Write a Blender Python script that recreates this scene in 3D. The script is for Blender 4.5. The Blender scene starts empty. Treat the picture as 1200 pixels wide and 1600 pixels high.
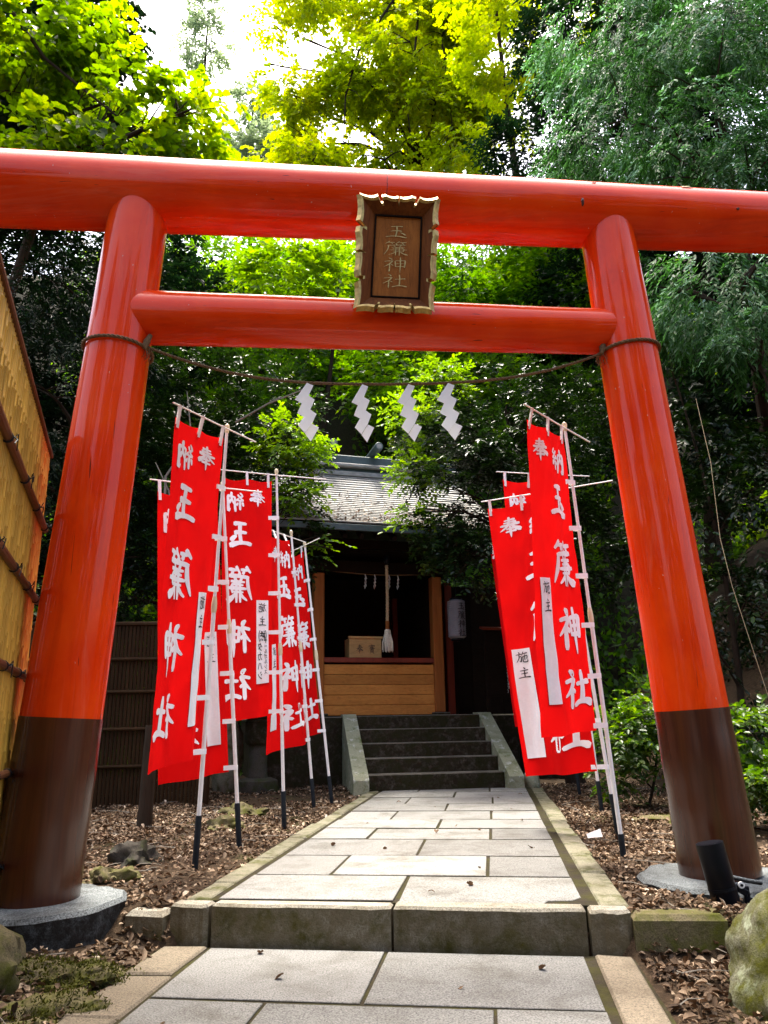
import bpy, bmesh, math, random
import numpy as np
from mathutils import Vector, Matrix, noise
random.seed(7); RNG = np.random.default_rng(7)
SC = bpy.context.scene; COL = SC.collection
R = math.radians

# ------------------------------------------------------------------ camera, sky, sun, exposure
cd = bpy.data.cameras.new('camera'); cam = bpy.data.objects.new('camera', cd); COL.objects.link(cam)
cd.sensor_fit = 'VERTICAL'; cd.sensor_height = 36.0; cd.lens = 36.0 * 1177.7 / 1600.0
cd.clip_start = 0.05; cd.clip_end = 600.0
cam.matrix_world = (Matrix.Translation((0, 0, 1.15)) @ Matrix.Rotation(R(90 + 15.53), 4, 'X') @ Matrix.Rotation(R(-0.99), 4, 'Z'))
SC.camera = cam
SUN_EL, SUN_AZ = 75.0, -20.0            # degrees above horizon; azimuth measured from +Y towards +X
w = bpy.data.worlds.new('World'); SC.world = w; w.use_nodes = True
wn = w.node_tree; sky = wn.nodes.new('ShaderNodeTexSky'); sky.sky_type = 'NISHITA'; sky.sun_disc = False
sky.sun_elevation = R(SUN_EL); sky.sun_rotation = R(SUN_AZ); sky.air_density = 1.0; sky.dust_density = 7.0; sky.ozone_density = 0.1
bg = wn.nodes['Background']; wn.links.new(sky.outputs[0], bg.inputs[0]); bg.inputs[1].default_value = 0.15
sl = bpy.data.lights.new('sun', 'SUN'); sl.energy = 2.1; sl.angle = R(14); sl.color = (1.0, 0.95, 0.86)
so = bpy.data.objects.new('sun', sl); COL.objects.link(so); so.location = (-8, 20, 40)
sd = Vector((math.sin(R(SUN_AZ)) * math.cos(R(SUN_EL)), math.cos(R(SUN_AZ)) * math.cos(R(SUN_EL)), math.sin(R(SUN_EL))))
so.rotation_euler = sd.to_track_quat('Z', 'Y').to_euler()
SC.view_settings.view_transform = 'Standard'; SC.view_settings.look = 'None'
SC.view_settings.gamma = 1.0; SC.view_settings.use_curve_mapping = False
SC.view_settings.exposure = 2.3
SC.render.engine = 'CYCLES'
SC.cycles.max_bounces = 8; SC.cycles.diffuse_bounces = 4; SC.cycles.glossy_bounces = 3; SC.cycles.transmission_bounces = 5
SC.cycles.transparent_max_bounces = 6; SC.cycles.use_denoising = True; SC.cycles.sample_clamp_indirect = 8.0

# ------------------------------------------------------------------ helpers: meshes and objects
class MB:
    def __init__(s): s.v = []; s.f = []; s.m = []
    def add(s, vs, fs, mi=0):
        o = len(s.v); s.v += [tuple(p) for p in vs]; s.f += [tuple(i + o for i in f) for f in fs]; s.m += [mi] * len(fs); return s
    def box(s, c, d, rot=None, bev=0.0, mi=0):
        x, y, z = d[0] / 2, d[1] / 2, d[2] / 2; c = Vector(c)
        b = min(bev, x * .45, y * .45, z * .45)
        if b <= 0:
            vs = [Vector((i * x, j * y, k * z)) for i in (-1, 1) for j in (-1, 1) for k in (-1, 1)]
            fs = [(0, 1, 3, 2), (4, 6, 7, 5), (0, 4, 5, 1), (2, 3, 7, 6), (0, 2, 6, 4), (1, 5, 7, 3)]
        else:
            bm = bmesh.new(); bmesh.ops.create_cube(bm, size=1)
            for q in bm.verts: q.co = Vector((q.co.x * 2 * x, q.co.y * 2 * y, q.co.z * 2 * z))
            bmesh.ops.bevel(bm, geom=bm.edges[:], offset=b, segments=1, affect='EDGES')
            bm.verts.index_update(); vs = [q.co.copy() for q in bm.verts]; fs = [[q.index for q in f.verts] for f in bm.faces]; bm.free()
        if rot is not None: vs = [rot @ p for p in vs]
        return s.add([p + c for p in vs], fs, mi)
    def prism(s, poly, z0, z1, bev=0.0, jit=0.0, mi=0):
        """vertical prism over a 2D polygon (counter-clockwise), chamfered top edge"""
        n = len(poly); c = Vector((sum(p[0] for p in poly) / n, sum(p[1] for p in poly) / n))
        P = [Vector(p) for p in poly]; ins = []
        for i in range(n):
            a, b, d = P[i - 1], P[i], P[(i + 1) % n]
            e1 = (b - a).normalized(); e2 = (d - b).normalized()
            n1 = Vector((-e1.y, e1.x)); n2 = Vector((-e2.y, e2.x)); bis = (n1 + n2)
            bis = bis / max(bis.length_squared / 2, .3); ins.append(b + bis * bev)
        zz = [z1 + random.uniform(-jit, jit) for _ in range(n)]
        vs = [(p.x, p.y, z0) for p in P] + [(p.x, p.y, zz[i] - bev) for i, p in enumerate(P)] + [(p.x, p.y, zz[i]) for i, p in enumerate(ins)]
        fs = [tuple(range(n - 1, -1, -1)), tuple(range(2 * n, 3 * n))]
        for i in range(n):
            j = (i + 1) % n; fs += [(i, j, n + j, n + i), (n + i, n + j, 2 * n + j, 2 * n + i)]
        return s.add(vs, fs, mi)
    def tube(s, pts, rad, n=8, caps=True, mi=0):
        pts = [Vector(p) for p in pts]; m = len(pts)
        if not hasattr(rad, '__len__'): rad = [rad] * m
        up = None; rings = []
        for i, p in enumerate(pts):
            t = (pts[min(i + 1, m - 1)] - pts[max(i - 1, 0)]).normalized()
            if up is None:
                up = Vector((0, 0, 1)) if abs(t.z) < .9 else Vector((0, 1, 0))
            a = (up - t * up.dot(t))
            if a.length < 1e-6: a = t.orthogonal()
            a.normalize(); b = t.cross(a); up = a
            rings.append([p + (a * math.cos(2 * math.pi * k / n) + b * math.sin(2 * math.pi * k / n)) * rad[i] for k in range(n)])
        vs = [q for r in rings for q in r]; fs = []
        for i in range(m - 1):
            for k in range(n):
                k2 = (k + 1) % n; fs.append((i * n + k, i * n + k2, (i + 1) * n + k2, (i + 1) * n + k))
        if caps: fs += [tuple(range(n - 1, -1, -1)), tuple((m - 1) * n + k for k in range(n))]
        return s.add(vs, fs, mi)
    def lathe(s, prof, c=(0, 0, 0), n=20, mi=0):
        """profile of (radius, z) around a vertical axis"""
        c = Vector(c); vs = []; fs = []
        for r, z in prof:
            vs += [c + Vector((r * math.cos(2 * math.pi * k / n), r * math.sin(2 * math.pi * k / n), z)) for k in range(n)]
        for i in range(len(prof) - 1):
            for k in range(n):
                k2 = (k + 1) % n; fs.append((i * n + k, i * n + k2, (i + 1) * n + k2, (i + 1) * n + k))
        fs += [tuple(range(n - 1, -1, -1)), tuple((len(prof) - 1) * n + k for k in range(n))]
        return s.add(vs, fs, mi)

def setp(o, **k):
    for a, b in k.items():
        if b: o[a] = b
    return o
def thing(name, label, cat, loc, group=None):
    o = bpy.data.objects.new(name, None); COL.objects.link(o); o.location = loc; o.empty_display_size = .1
    ORG[o.name] = Vector(loc); setp(o, label=label, category=cat, group=group); return o
ORG = {}
def link_mesh(name, me, parent=None):
    o = bpy.data.objects.new(name, me); COL.objects.link(o)
    if parent: o.parent = parent
    return o
def obj(name, mb, mats, parent=None, smooth=False, org=None, label=None, sharp=35):
    """links an MB (built in world coordinates) as one mesh object; a child keeps its root's base as local origin"""
    if not isinstance(mats, (list, tuple)): mats = [mats]
    root = parent
    while root is not None and root.parent is not None: root = root.parent
    off = ORG[root.name] if root is not None else Vector(org or (0, 0, 0))
    me = bpy.data.meshes.new(name)
    me.from_pydata([(p[0] - off.x, p[1] - off.y, p[2] - off.z) for p in mb.v], [], mb.f)
    for m in mats: me.materials.append(m)
    if len(mats) > 1: me.polygons.foreach_set('material_index', mb.m)
    if smooth:
        me.polygons.foreach_set('use_smooth', [True] * len(me.polygons))
        me.set_sharp_from_angle(angle=R(sharp))
    me.update(); o = link_mesh(name, me, parent)
    if root is None:
        o.location = off; ORG[o.name] = off.copy()
    if label: o['label'] = label
    return o
def tag(o, label, cat, group=None): return setp(o, label=label, category=cat, group=group)
def structure(name, mb, m, **k):
    o = obj(name, mb, m, **k); o['kind'] = 'structure'; return o

# ------------------------------------------------------------------ helpers: materials
class NT:
    def __init__(s, name):
        s.mat = bpy.data.materials.new(name); s.mat.use_nodes = True; s.t = s.mat.node_tree
        s.b = s.t.nodes['Principled BSDF']; s.out = s.t.nodes['Material Output']
    def n(s, typ, **k):
        q = s.t.nodes.new('ShaderNode' + typ)
        for a, b in k.items(): setattr(q, a, b)
        return q
    def l(s, a, b): s.t.links.new(a, b)
    def coords(s, scale=(1, 1, 1), kind='Object'):
        c = s.n('TexCoord'); m = s.n('Mapping'); m.inputs['Scale'].default_value = scale; s.l(c.outputs[kind], m.inputs[0]); return m.outputs[0]
    def noise(s, vec, scale, detail=4, rough=.6, dist=0):
        q = s.n('TexNoise'); q.inputs['Scale'].default_value = scale; q.inputs['Detail'].default_value = detail
        q.inputs['Roughness'].default_value = rough; q.inputs['Distortion'].default_value = dist; s.l(vec, q.inputs['Vector']); return q.outputs['Fac']
    def ramp(s, fac, stops, interp='LINEAR'):
        q = s.n('ValToRGB'); q.color_ramp.interpolation = interp; e = q.color_ramp.elements
        while len(e) < len(stops): e.new(.5)
        for i, (p, c) in enumerate(stops):
            e[i].position = p; e[i].color = (c, c, c, 1) if not hasattr(c, '__len__') else (*c, 1)
        s.l(fac, q.inputs[0]); return q.outputs[0]
    def mix(s, fac, a, b, mode='MIX'):
        q = s.n('Mix', data_type='RGBA', blend_type=mode)
        for sock, x in ((0, fac), (6, a), (7, b)):
            if hasattr(x, 'is_linked'): s.l(x, q.inputs[sock])
            elif hasattr(x, '__len__'): q.inputs[sock].default_value = (*x, 1)
            else: q.inputs[sock].default_value = x
        return q.outputs[2]
    def bump(s, h, strength=.3, dist=.01, prev=None):
        q = s.n('Bump'); q.inputs['Strength'].default_value = strength; q.inputs['Distance'].default_value = dist; s.l(h, q.inputs['Height'])
        if prev: s.l(prev, q.inputs['Normal'])
        return q.outputs[0]
    def vary(s, col, lo=.8, hi=1.15):
        oi = s.n('ObjectInfo'); v = s.ramp(oi.outputs['Random'], [(0, lo), (1, hi)]); return s.mix(1.0, col, v, 'MULTIPLY')
    def set(s, **k):
        for a, x in k.items():
            i = s.b.inputs[{'col': 'Base Color', 'rough': 'Roughness', 'nrm': 'Normal', 'coat': 'Coat Weight', 'coatr': 'Coat Roughness', 'spec': 'Specular IOR Level', 'metal': 'Metallic', 'trans': 'Transmission Weight', 'sheen': 'Sheen Weight'}[a]]
            if hasattr(x, 'is_linked'): s.l(x, i)
            elif hasattr(x, '__len__'): i.default_value = (*x, 1)
            else: i.default_value = x
        return s.mat

def simple(name, c, rough=.6, var=.25, scale=9, bumpd=.003, metal=0, coat=0, spec=.5, stretch=(1, 1, 1)):
    t = NT(name); v = t.coords(stretch); f = t.noise(v, scale)
    a = tuple(x * (1 - var) for x in c); b = tuple(min(1, x * (1 + var)) for x in c)
    col = t.ramp(f, [(.3, a), (.7, b)]); f2 = t.noise(v, scale * 6, 3)
    return t.set(col=col, rough=rough, nrm=t.bump(f2, .35, bumpd), metal=metal, coat=coat, spec=spec)

def vermilion(name, axis):
    """old glossy vermilion lacquer on a log: grain, hairline cracks, dull weathered patches"""
    t = NT(name); st = {'Z': (1, 1, .06), 'X': (.06, 1, 1)}[axis]
    v = t.coords(st); v1 = t.coords()
    g = t.noise(v, 22, 5, .65, .3); big = t.noise(v1, 2.2, 4, .6)
    col = t.ramp(big, [(.3, (.64, .028, .001)), (.55, (.72, .045, .002)), (.75, (.76, .062, .003))])
    fade = t.ramp(t.noise(v, 9, 6, .7, .6), [(.56, 0), (.66, 1)])
    col = t.mix(t.mix(.35, (0, 0, 0), fade), col, (.70, .12, .06))
    crack = t.ramp(t.noise(v, 34, 2, .4, 1.2), [(.235, 1), (.255, 0)])
    col = t.mix(crack, col, (.10, .012, .006))
    scr = t.ramp(t.noise(t.coords((1, 1, .5)), 46, 3, .5), [(.74, 0), (.76, 1)])
    col = t.mix(scr, col, (.55, .30, .22))
    grime = t.ramp(t.noise(t.coords((1, 1, .12) if axis == 'Z' else (.12, 1, 1)), 6, 7, .75, .8), [(.50, 0), (.68, .38)]); col = t.mix(grime, col, (.34, .012, .002))
    chips = t.ramp(t.noise(t.coords((1, 1, .35) if axis == 'Z' else (.35, 1, 1)), 19, 8, .8, .4), [(.685, 0), (.70, 1)]); col = t.mix(chips, col, (.50, .17, .09))
    rg = t.ramp(t.noise(v, 7, 5, .7), [(.35, .14), (.7, .5)])
    nb = t.bump(g, .25, .004); nb = t.bump(crack, -.5, .004, nb)
    return t.set(col=col, rough=rg, nrm=nb, coat=.45, coatr=.07, spec=.04)

def stone(name, base, dark, moss, speck=.5, mossy=.45, side=True, rough=.85, lightpatch=None, dirt_shade=.8, stain=.75, lo=.84):
    """granite or field stone: speckle, stains, moss settling in patches (thicker on upright faces when side)"""
    t = NT(name); v = t.coords()
    sp = t.noise(v, 120, 3, .75); st = t.noise(v, 3.1, 6, .65, .4); st2 = t.noise(v, 14, 5, .7)
    col = t.ramp(sp, [(.3, tuple(x * (1 - speck) for x in base)), (.52, base), (.7, tuple(min(1, x * (1 + speck * .55)) for x in base))])
    col = t.mix(t.ramp(st, [(.48, 0), (.72, stain)]), col, dark, 'MIX')
    if lightpatch: col = t.mix(t.ramp(t.noise(v, 6.5, 5, .7), [(.55, 0), (.62, .9)]), col, lightpatch)
    mm = t.ramp(t.noise(v, 5.2, 7, .72, .3), [(1 - mossy - .08, 0), (1 - mossy + .1, 1)])
    if side:
        ge = t.n('NewGeometry'); sx = t.n('SeparateXYZ'); t.l(ge.outputs['True Normal'], sx.inputs[0])
        up = t.ramp(sx.outputs[2], [(.35, 1), (.8, 0.12)])
        mm = t.mix(1.0, mm, up, 'MULTIPLY')
        dd = t.mix(1.0, t.ramp(st2, [(.28, .55), (.55, 1)]), t.ramp(sx.outputs[2], [(.35, dirt_shade), (.8, 0)]), 'MULTIPLY')  # dirt plus painted shade: upright faces go darker, tops get none
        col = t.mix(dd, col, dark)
    mcol = t.ramp(st2, [(.3, tuple(x * .55 for x in moss)), (.7, moss)])
    col = t.mix(mm, col, mcol)
    nb = t.bump(sp, .35, .004); nb = t.bump(st2, .55, .018, nb); col = t.vary(col, lo, 1.1)
    return t.set(col=col, rough=rough, nrm=nb, spec=.10)

def wood(name, a, b, axis='Z', scale=14, rough=.55, coat=0, spec=.3):
    t = NT(name); st = {'Z': (1, 1, .05), 'X': (.05, 1, 1), 'Y': (1, .05, 1)}[axis]
    v = t.coords(st); g = t.noise(v, scale, 6, .7, 1.0); g2 = t.noise(v, scale * 4, 3, .6, .2); k = t.noise(t.coords(), 1.7, 3)
    col = t.ramp(g, [(.28, a), (.72, b)]); col = t.mix(.35, col, t.ramp(k, [(.3, a), (.7, b)])); col = t.mix(t.ramp(g2, [(.3, .35), (.5, 0)]), col, tuple(x * .45 for x in a)); col = t.vary(col, .74, 1.12)
    return t.set(col=col, rough=rough, nrm=t.bump(g2, .35, .003), coat=coat, coatr=.2, spec=spec)

def leafmat(name, stops, trans=.45, rough=.45, spec=.4, tcol=None, clump=1.3):
    """leaf: diffuse + gloss with light coming through; every leaf its own tone"""
    t = NT(name); ge = t.n('NewGeometry'); nz = t.noise(t.coords(kind='Object'), clump, 3, .6); rn = t.ramp(nz, [(.34, 0), (.66, 1)])
    md = t.n('Mix', data_type='FLOAT'); md.inputs[0].default_value = .52; t.l(ge.outputs['Random Per Island'], md.inputs[2]); t.l(rn, md.inputs[3]); col = t.ramp(md.outputs[0], stops)
    t.set(col=col, rough=rough, spec=spec)
    tr = t.n('BsdfTranslucent')
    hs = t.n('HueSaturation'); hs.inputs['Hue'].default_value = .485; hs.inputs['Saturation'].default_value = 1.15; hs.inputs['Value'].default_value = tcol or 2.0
    t.l(col, hs.inputs['Color']); t.l(hs.outputs[0], tr.inputs[0])
    mx = t.n('MixShader'); mx.inputs[0].default_value = trans; t.l(t.b.outputs[0], mx.inputs[1]); t.l(tr.outputs[0], mx.inputs[2]); t.l(mx.outputs[0], t.out.inputs[0])
    return t.mat

M = {}
M['red_z'] = vermilion('vermilion_upright', 'Z'); M['red_x'] = vermilion('vermilion_beam', 'X')
M['sleeve'] = wood('dark_brown_lacquer', (.030, .006, .003), (.085, .022, .007), 'Z', 10, .25, .4)
M['granite'] = stone('pale_granite', (.195, .193, .180), (.065, .058, .042), (.075, .07, .028), .75, .22, stain=.62, dirt_shade=1.0, lo=.70)
M['kerb'] = stone('kerb_stone', (.165, .155, .11), (.07, .06, .035), (.065, .07, .018), .55, .45, side=False)
M['border'] = stone('brown_border_stone', (.18, .150, .108), (.075, .06, .04), (.07, .07, .022), .65, .34)
M['step'] = stone('step_stone', (.27, .25, .20), (.085, .066, .034), (.070, .062, .015), .7, .45, dirt_shade=.85)
M['base'] = stone('base_granite', (.15, .165, .165), (.014, .012, .010), (.06, .08, .05), 1.3, .3, dirt_shade=1.0)
M['stair'] = stone('stair_stone', (.17, .155, .12), (.022, .016, .009), (.026, .025, .008), .5, .5, dirt_shade=1.0)
M['cheek'] = stone('cheek_stone', (.34, .35, .23), (.17, .175, .09), (.15, .19, .055), .4, .4, side=False, lightpatch=(.52, .53, .45))
M['boulder'] = stone('lichen_boulder', (.16, .16, .11), (.06, .055, .03), (.085, .088, .010), .65, .54, side=False, lightpatch=(.33, .37, .26))
M['darkrock'] = stone('dark_rock', (.055, .050, .040), (.022, .020, .015), (.040, .050, .014), .5, .45, side=False)
M['mossrock'] = stone('moss_mound', (.12, .10, .055), (.045, .035, .018), (.085, .090, .014), .6, .5, side=False)
M['mortar'] = stone('mortar', (.030, .024, .016), (.016, .013, .009), (.045, .042, .012), .5, .5, side=False)
M['straw'] = simple('straw_rope', (.22, .13, .06), .9, .4, 60, .004)
M['straw_dark'] = simple('brown_rope', (.13, .070, .028), .9, .4, 60, .004)
M['straw_pale'] = simple('pale_rope', (.42, .32, .18), .9, .3, 60, .004)
def paper_mat():
    t = NT('white_paper'); t.set(col=(.93, .93, .92), rough=.8, spec=.2); tr = t.n('BsdfTranslucent'); tr.inputs[0].default_value = (.85, .85, .82, 1)
    mx = t.n('MixShader'); mx.inputs[0].default_value = .5; t.l(t.b.outputs[0], mx.inputs[1]); t.l(tr.outputs[0], mx.inputs[2]); t.l(mx.outputs[0], t.out.inputs[0]); return t.mat
M['paper'] = paper_mat()
M['white'] = simple('white_paint', (.80, .79, .75), .45, .07, 20, .001)
M['ivory'] = simple('ivory_plastic', (.66, .58, .36), .45, .1, 14, .001)
M['ink'] = simple('black_ink', (.012, .012, .014), .6, .2, 20, .0005)
M['print'] = simple('white_print', (.90, .90, .89), .75, .03, 40, .0005, spec=.2)
M['print_dim'] = simple('white_sign_print', (.55, .55, .52), .8, .06, 40, .0005)
M['socket'] = simple('dark_socket', (.010, .013, .016), .6, .3, 15, .002, spec=.15)
M['black'] = simple('black_metal', (.004, .005, .008), .35, .3, 9, .001, spec=.15)
M['gilt'] = simple('gilt_edge', (.36, .25, .075), .42, .35, 30, .002, metal=.55)
M['gold'] = simple('gold_letter', (.50, .36, .13), .4, .3, 40, .002, metal=.5)
M['plaque'] = wood('plaque_board', (.17, .052, .012), (.38, .135, .026), 'Z', 16, .6, spec=.08)
M['plaque_frame'] = wood('plaque_frame', (.060, .014, .005), (.22, .070, .014), 'Z', 16, .6, spec=.08)
M['bamboo'] = wood('bamboo', (.38, .20, .022), (.58, .34, .055), 'Z', 9, .5)
M['bamboo_dark'] = wood('weathered_bamboo', (.020, .010, .004), (.045, .024, .009), 'Z', 9, .7, spec=.08)
M['rail'] = wood('dark_bamboo_rail', (.055, .018, .006), (.14, .050, .013), 'X', 9, .5)
M['cedar'] = wood('cedar_board', (.34, .125, .024), (.56, .24, .055), 'X', 10, .65, spec=.12)
M['cedar_post'] = wood('cedar_post', (.22, .066, .015), (.36, .125, .028), 'Z', 10, .65, spec=.12)
M['redpost'] = wood('red_post', (.16, .022, .008), (.25, .035, .012), 'Z', 10, .5)
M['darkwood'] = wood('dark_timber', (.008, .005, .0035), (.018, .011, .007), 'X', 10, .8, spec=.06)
M['boxwood'] = wood('offering_box_wood', (.52, .30, .10), (.68, .43, .17), 'X', 10, .55)
M['copper'] = simple('dark_green_copper', (.040, .068, .070), .5, .3, 6, .003)
M['roof'] = simple('grey_shingle', (.25, .25, .235), .6, .3, 16, .006, stretch=(.3, 1, 1))
M['lantern'] = simple('lantern_paper', (.22, .22, .25), .8, .05, 9, .002)
M['bark'] = wood('bark', (.016, .011, .007), (.05, .036, .024), 'Z', 16, .9, spec=.08)
M['twig'] = simple('pale_twig', (.16, .14, .11), .85, .3, 20, .002)
M['netting'] = simple('slope_net', (.05, .065, .075), .6, .2, 20, .0005)
def cloth_mat():
    t = NT('red_banner_cloth'); v = t.coords(); wv = t.noise(t.coords((1, 1, 1)), 420, 2, .5); k = t.noise(v, 2.3, 4, .6)
    col = t.ramp(k, [(.3, (.56, .003, .004)), (.7, (.68, .005, .005))]); t.set(col=col, rough=.75, nrm=t.bump(wv, .15, .001), spec=.04, sheen=0)
    tr = t.n('BsdfTranslucent'); tr.inputs[0].default_value = (.78, .006, .006, 1)
    mx = t.n('MixShader'); mx.inputs[0].default_value = .33; t.l(t.b.outputs[0], mx.inputs[1]); t.l(tr.outputs[0], mx.inputs[2]); t.l(mx.outputs[0], t.out.inputs[0]); return t.mat
M['cloth'] = cloth_mat()
def soil_mat(name, cols, moss):
    t = NT(name); v = t.coords(); a = t.noise(v, 26, 6, .75); b = t.noise(v, 1.6, 5, .65)
    col = t.ramp(a, [(.3, cols[0]), (.5, cols[1]), (.7, cols[2])]); col = t.mix(t.ramp(b, [(.55, 0), (.68, .8)]), col, moss)
    nb = t.bump(a, .8, .03); return t.set(col=col, rough=.95, nrm=nb, spec=.15)
M['soil'] = soil_mat('leafy_soil', ((.016, .010, .006), (.045, .029, .016), (.085, .056, .033)), (.045, .048, .012))
M['hill'] = soil_mat('hill_soil', ((.010, .010, .006), (.022, .020, .012), (.045, .036, .022)), (.02, .03, .01))
LV = {
 'moss': leafmat('moss_tuft', [(0, (.018, .020, .004)), (.5, (.050, .055, .008)), (1, (.12, .125, .02))], .2, .9, .1, 1.5, 9),
 'dark': leafmat('camellia_leaf', [(0, (.003, .009, .002)), (.45, (.006, .019, .003)), (.8, (.014, .038, .005)), (1, (.060, .11, .014))], .2, .3, .30),
 'tip': leafmat('young_leaf', [(0, (.05, .12, .010)), (.6, (.10, .20, .015)), (1, (.17, .26, .02))], .5, .4, .3),
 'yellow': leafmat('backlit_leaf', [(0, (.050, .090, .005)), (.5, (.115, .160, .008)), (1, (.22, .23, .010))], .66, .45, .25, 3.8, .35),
 'round': leafmat('round_leaf', [(0, (.018, .042, .004)), (.5, (.055, .105, .008)), (1, (.15, .19, .012))], .60, .42, .3, 3.6, .8),
 'green': leafmat('hill_leaf', [(0, (.012, .045, .005)), (.5, (.048, .125, .011)), (1, (.13, .22, .016))], .5, .42, .35, 2.8, .7),
 'cedar': leafmat('cedar_needle', [(0, (.002, .007, .003)), (.7, (.005, .016, .005)), (1, (.018, .044, .010))], .2, .5, .2),
 'cypress': leafmat('cypress_spray', [(0, (.003, .014, .004)), (.4, (.020, .070, .014)), (.66, (.06, .15, .05)), (1, (.26, .36, .32))], .4, .55, .15, 2.0, 1.6),
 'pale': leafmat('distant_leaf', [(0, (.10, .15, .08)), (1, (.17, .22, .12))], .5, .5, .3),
 'litter': leafmat('dry_leaf', [(0, (.014, .008, .004)), (.35, (.060, .036, .019)), (.62, (.16, .105, .062)), (.85, (.36, .27, .18)), (1, (.58, .52, .42))], .12, .7, .2, 1.0, 5),
 'bush': leafmat('bush_leaf', [(0, (.007, .024, .003)), (.6, (.035, .085, .009)), (1, (.15, .22, .03))], .4, .38, .45, 2.4, 6),
}

# ------------------------------------------------------------------ terrain
PA = np.array([.1317, .9913]); PB = np.array([.9913, -.1317]); PO = np.array([.005, 4.422])   # path frame: along, across, origin
def pw(s, u): q = PO + PA * s + PB * u; return (q[0], q[1])
def sst(e0, e1, x):
    t = np.clip((x - e0) / (e1 - e0), 0, 1); return t * t * (3 - 2 * t)
def height(x, y):
    x = np.asarray(x, float); y = np.asarray(y, float)
    s = (x - PO[0]) * PA[0] + (y - PO[1]) * PA[1]; u = (x - PO[0]) * PB[0] + (y - PO[1]) * PB[1]
    lo = -.02 + .10 * sst(-1.2, -1.9, u) * sst(-2.5, 0, s)
    front = np.where(u < 0, .02 - .25 * sst(-1.3, -2.6, u), .02 - .15 * sst(1.5, 2.2, u))
    up = sst(front - .10, front + .10, s)
    inner = (np.abs(u) < 1.2)
    hi = .165 + .025 * np.sin(x * 3.1 + 1) * np.cos(y * 2.3) + .012 * np.sin(x * 9 + y * 7)
    hi = np.where(inner, .10, hi)
    z = lo * (1 - up) + hi * up
    z = np.where(inner & (s < .1), np.minimum(z, -.05), z)
    z = np.where(inner & (s >= .1) & (s < 7.3), .10, z)
    k = np.maximum(0, y - 16.2); hill = np.where(k < 8.2, k * 2.1, 17.2 + (k - 8.2) * .16)
    hill = np.maximum(hill, np.maximum(0, x - 3.9 - .10 * np.maximum(0, 9 - y)) * 1.0 * sst(5.0, 8.0, y))
    hill = np.maximum(hill, np.maximum(0, -x - 6.2) * .8 * sst(6, 10, y))
    hill = np.minimum(hill, 30) + .7 * np.sin(x * .7) * np.cos(y * .6) * np.clip(hill, 0, 1)
    return z + np.maximum(hill, 0)
def grid_mesh(name, xs, ys, mat, kind):
    X, Y = np.meshgrid(xs, ys); Z = height(X, Y); nx, ny = len(xs), len(ys)
    me = bpy.data.meshes.new(name); i = np.arange(nx * ny).reshape(ny, nx)
    f = np.stack([i[:-1, :-1], i[:-1, 1:], i[1:, 1:], i[1:, :-1]], -1).reshape(-1, 4)
    me.from_pydata(np.stack([X, Y, Z], -1).reshape(-1, 3).tolist(), [], f.tolist()); me.materials.append(mat)
    me.polygons.foreach_set('use_smooth', [True] * len(me.polygons)); o = link_mesh(name, me); o['kind'] = kind; return o
xs = np.unique(np.round(np.concatenate([np.linspace(-160, -7, 24), np.linspace(-7, -2.9, 22), np.linspace(-2.9, 3.2, 90), np.linspace(3.2, 8, 26), np.linspace(8, 160, 24)]), 4))
ys1 = np.unique(np.round(np.concatenate([np.linspace(-160, 0, 14), np.linspace(0, 3.3, 10), np.linspace(3.3, 8, 80), np.linspace(8, 16, 46)]), 4))
ys2 = np.unique(np.round(np.concatenate([np.linspace(16, 40, 50), np.linspace(40, 220, 24)]), 4))
ground = grid_mesh('ground', xs, ys1, M['soil'], 'structure')
hillside = grid_mesh('hillside', xs, ys2, M['hill'], 'structure')

# ------------------------------------------------------------------ paving
def quad(s0, s1, u0, u1, g=.006, j=.004, gs=0):
    r = lambda: random.uniform(-j, j); s0 += gs; s1 -= gs
    return [pw(s0 + g + r(), u0 + g + r()), pw(s0 + g + r(), u1 - g + r()), pw(s1 - g + r(), u1 - g + r()), pw(s1 - g + r(), u0 + g + r())]
def ccw(p):
    a = sum(p[i - 1][0] * p[i][1] - p[i][0] * p[i - 1][1] for i in range(len(p))); return p if a > 0 else p[::-1]
bed = MB(); bed.prism(ccw(quad(.13, 7.4, -1.06, 1.09, 0, 0)), .02, .192)
upper = structure('upper_path', bed, M['mortar'], org=(0, 7, 0))
rows = [.125, .84, 1.59, 2.39, 3.04, 3.69, 4.41, 5.13, 5.90, 6.71, 7.34]
joints = [[0.0], [-.51, .50], [-.02], [-.52, .52], [.03], [-.49, .52], [.02], [-.50, .54], [.04], [-.5, .5]]
for i in range(len(rows) - 1):
    us = [-1.02] + joints[i] + [1.025]
    for a, b in zip(us[:-1], us[1:]):
        q = ccw(quad(rows[i], rows[i + 1], a, b, .0115, .004, .011))
        if i == 0 and b > 1:      # the near right slab has lost its corner
            q = ccw([pw(.135, .02), pw(.135, .80), pw(.20, .83), pw(.22, .96), pw(.30, 1.015), pw(.83, 1.015), pw(.83, .012)])
        obj('paving_slab', MB().prism(q, .12, .200 + random.uniform(-.003, .003), .003, .0015), M['granite'], upper)
def kerb_run(u0, u1, ss, z):
    for a, b in zip(ss[:-1], ss[1:]):
        obj('kerb_stone', MB().prism(ccw(quad(a, b, u0, u1, .006, .008)), .05, z + random.uniform(-.008, .008), .012, .004), M['kerb'], upper)
kerb_run(-1.215, -1.055, [.15, .62, 1.5, 2.45, 3.3, 4.2, 5.1, 6.0, 6.9, 7.4], .200)
kerb_run(1.085, 1.26, [.15, 1.05, 1.75, 2.75, 3.6, 4.5, 5.5, 6.4, 7.3], .196)
st = thing('stone_step', 'long rough stone step with mossy front below the pale path', 'step', (.005, 4.42, -.05))
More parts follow.
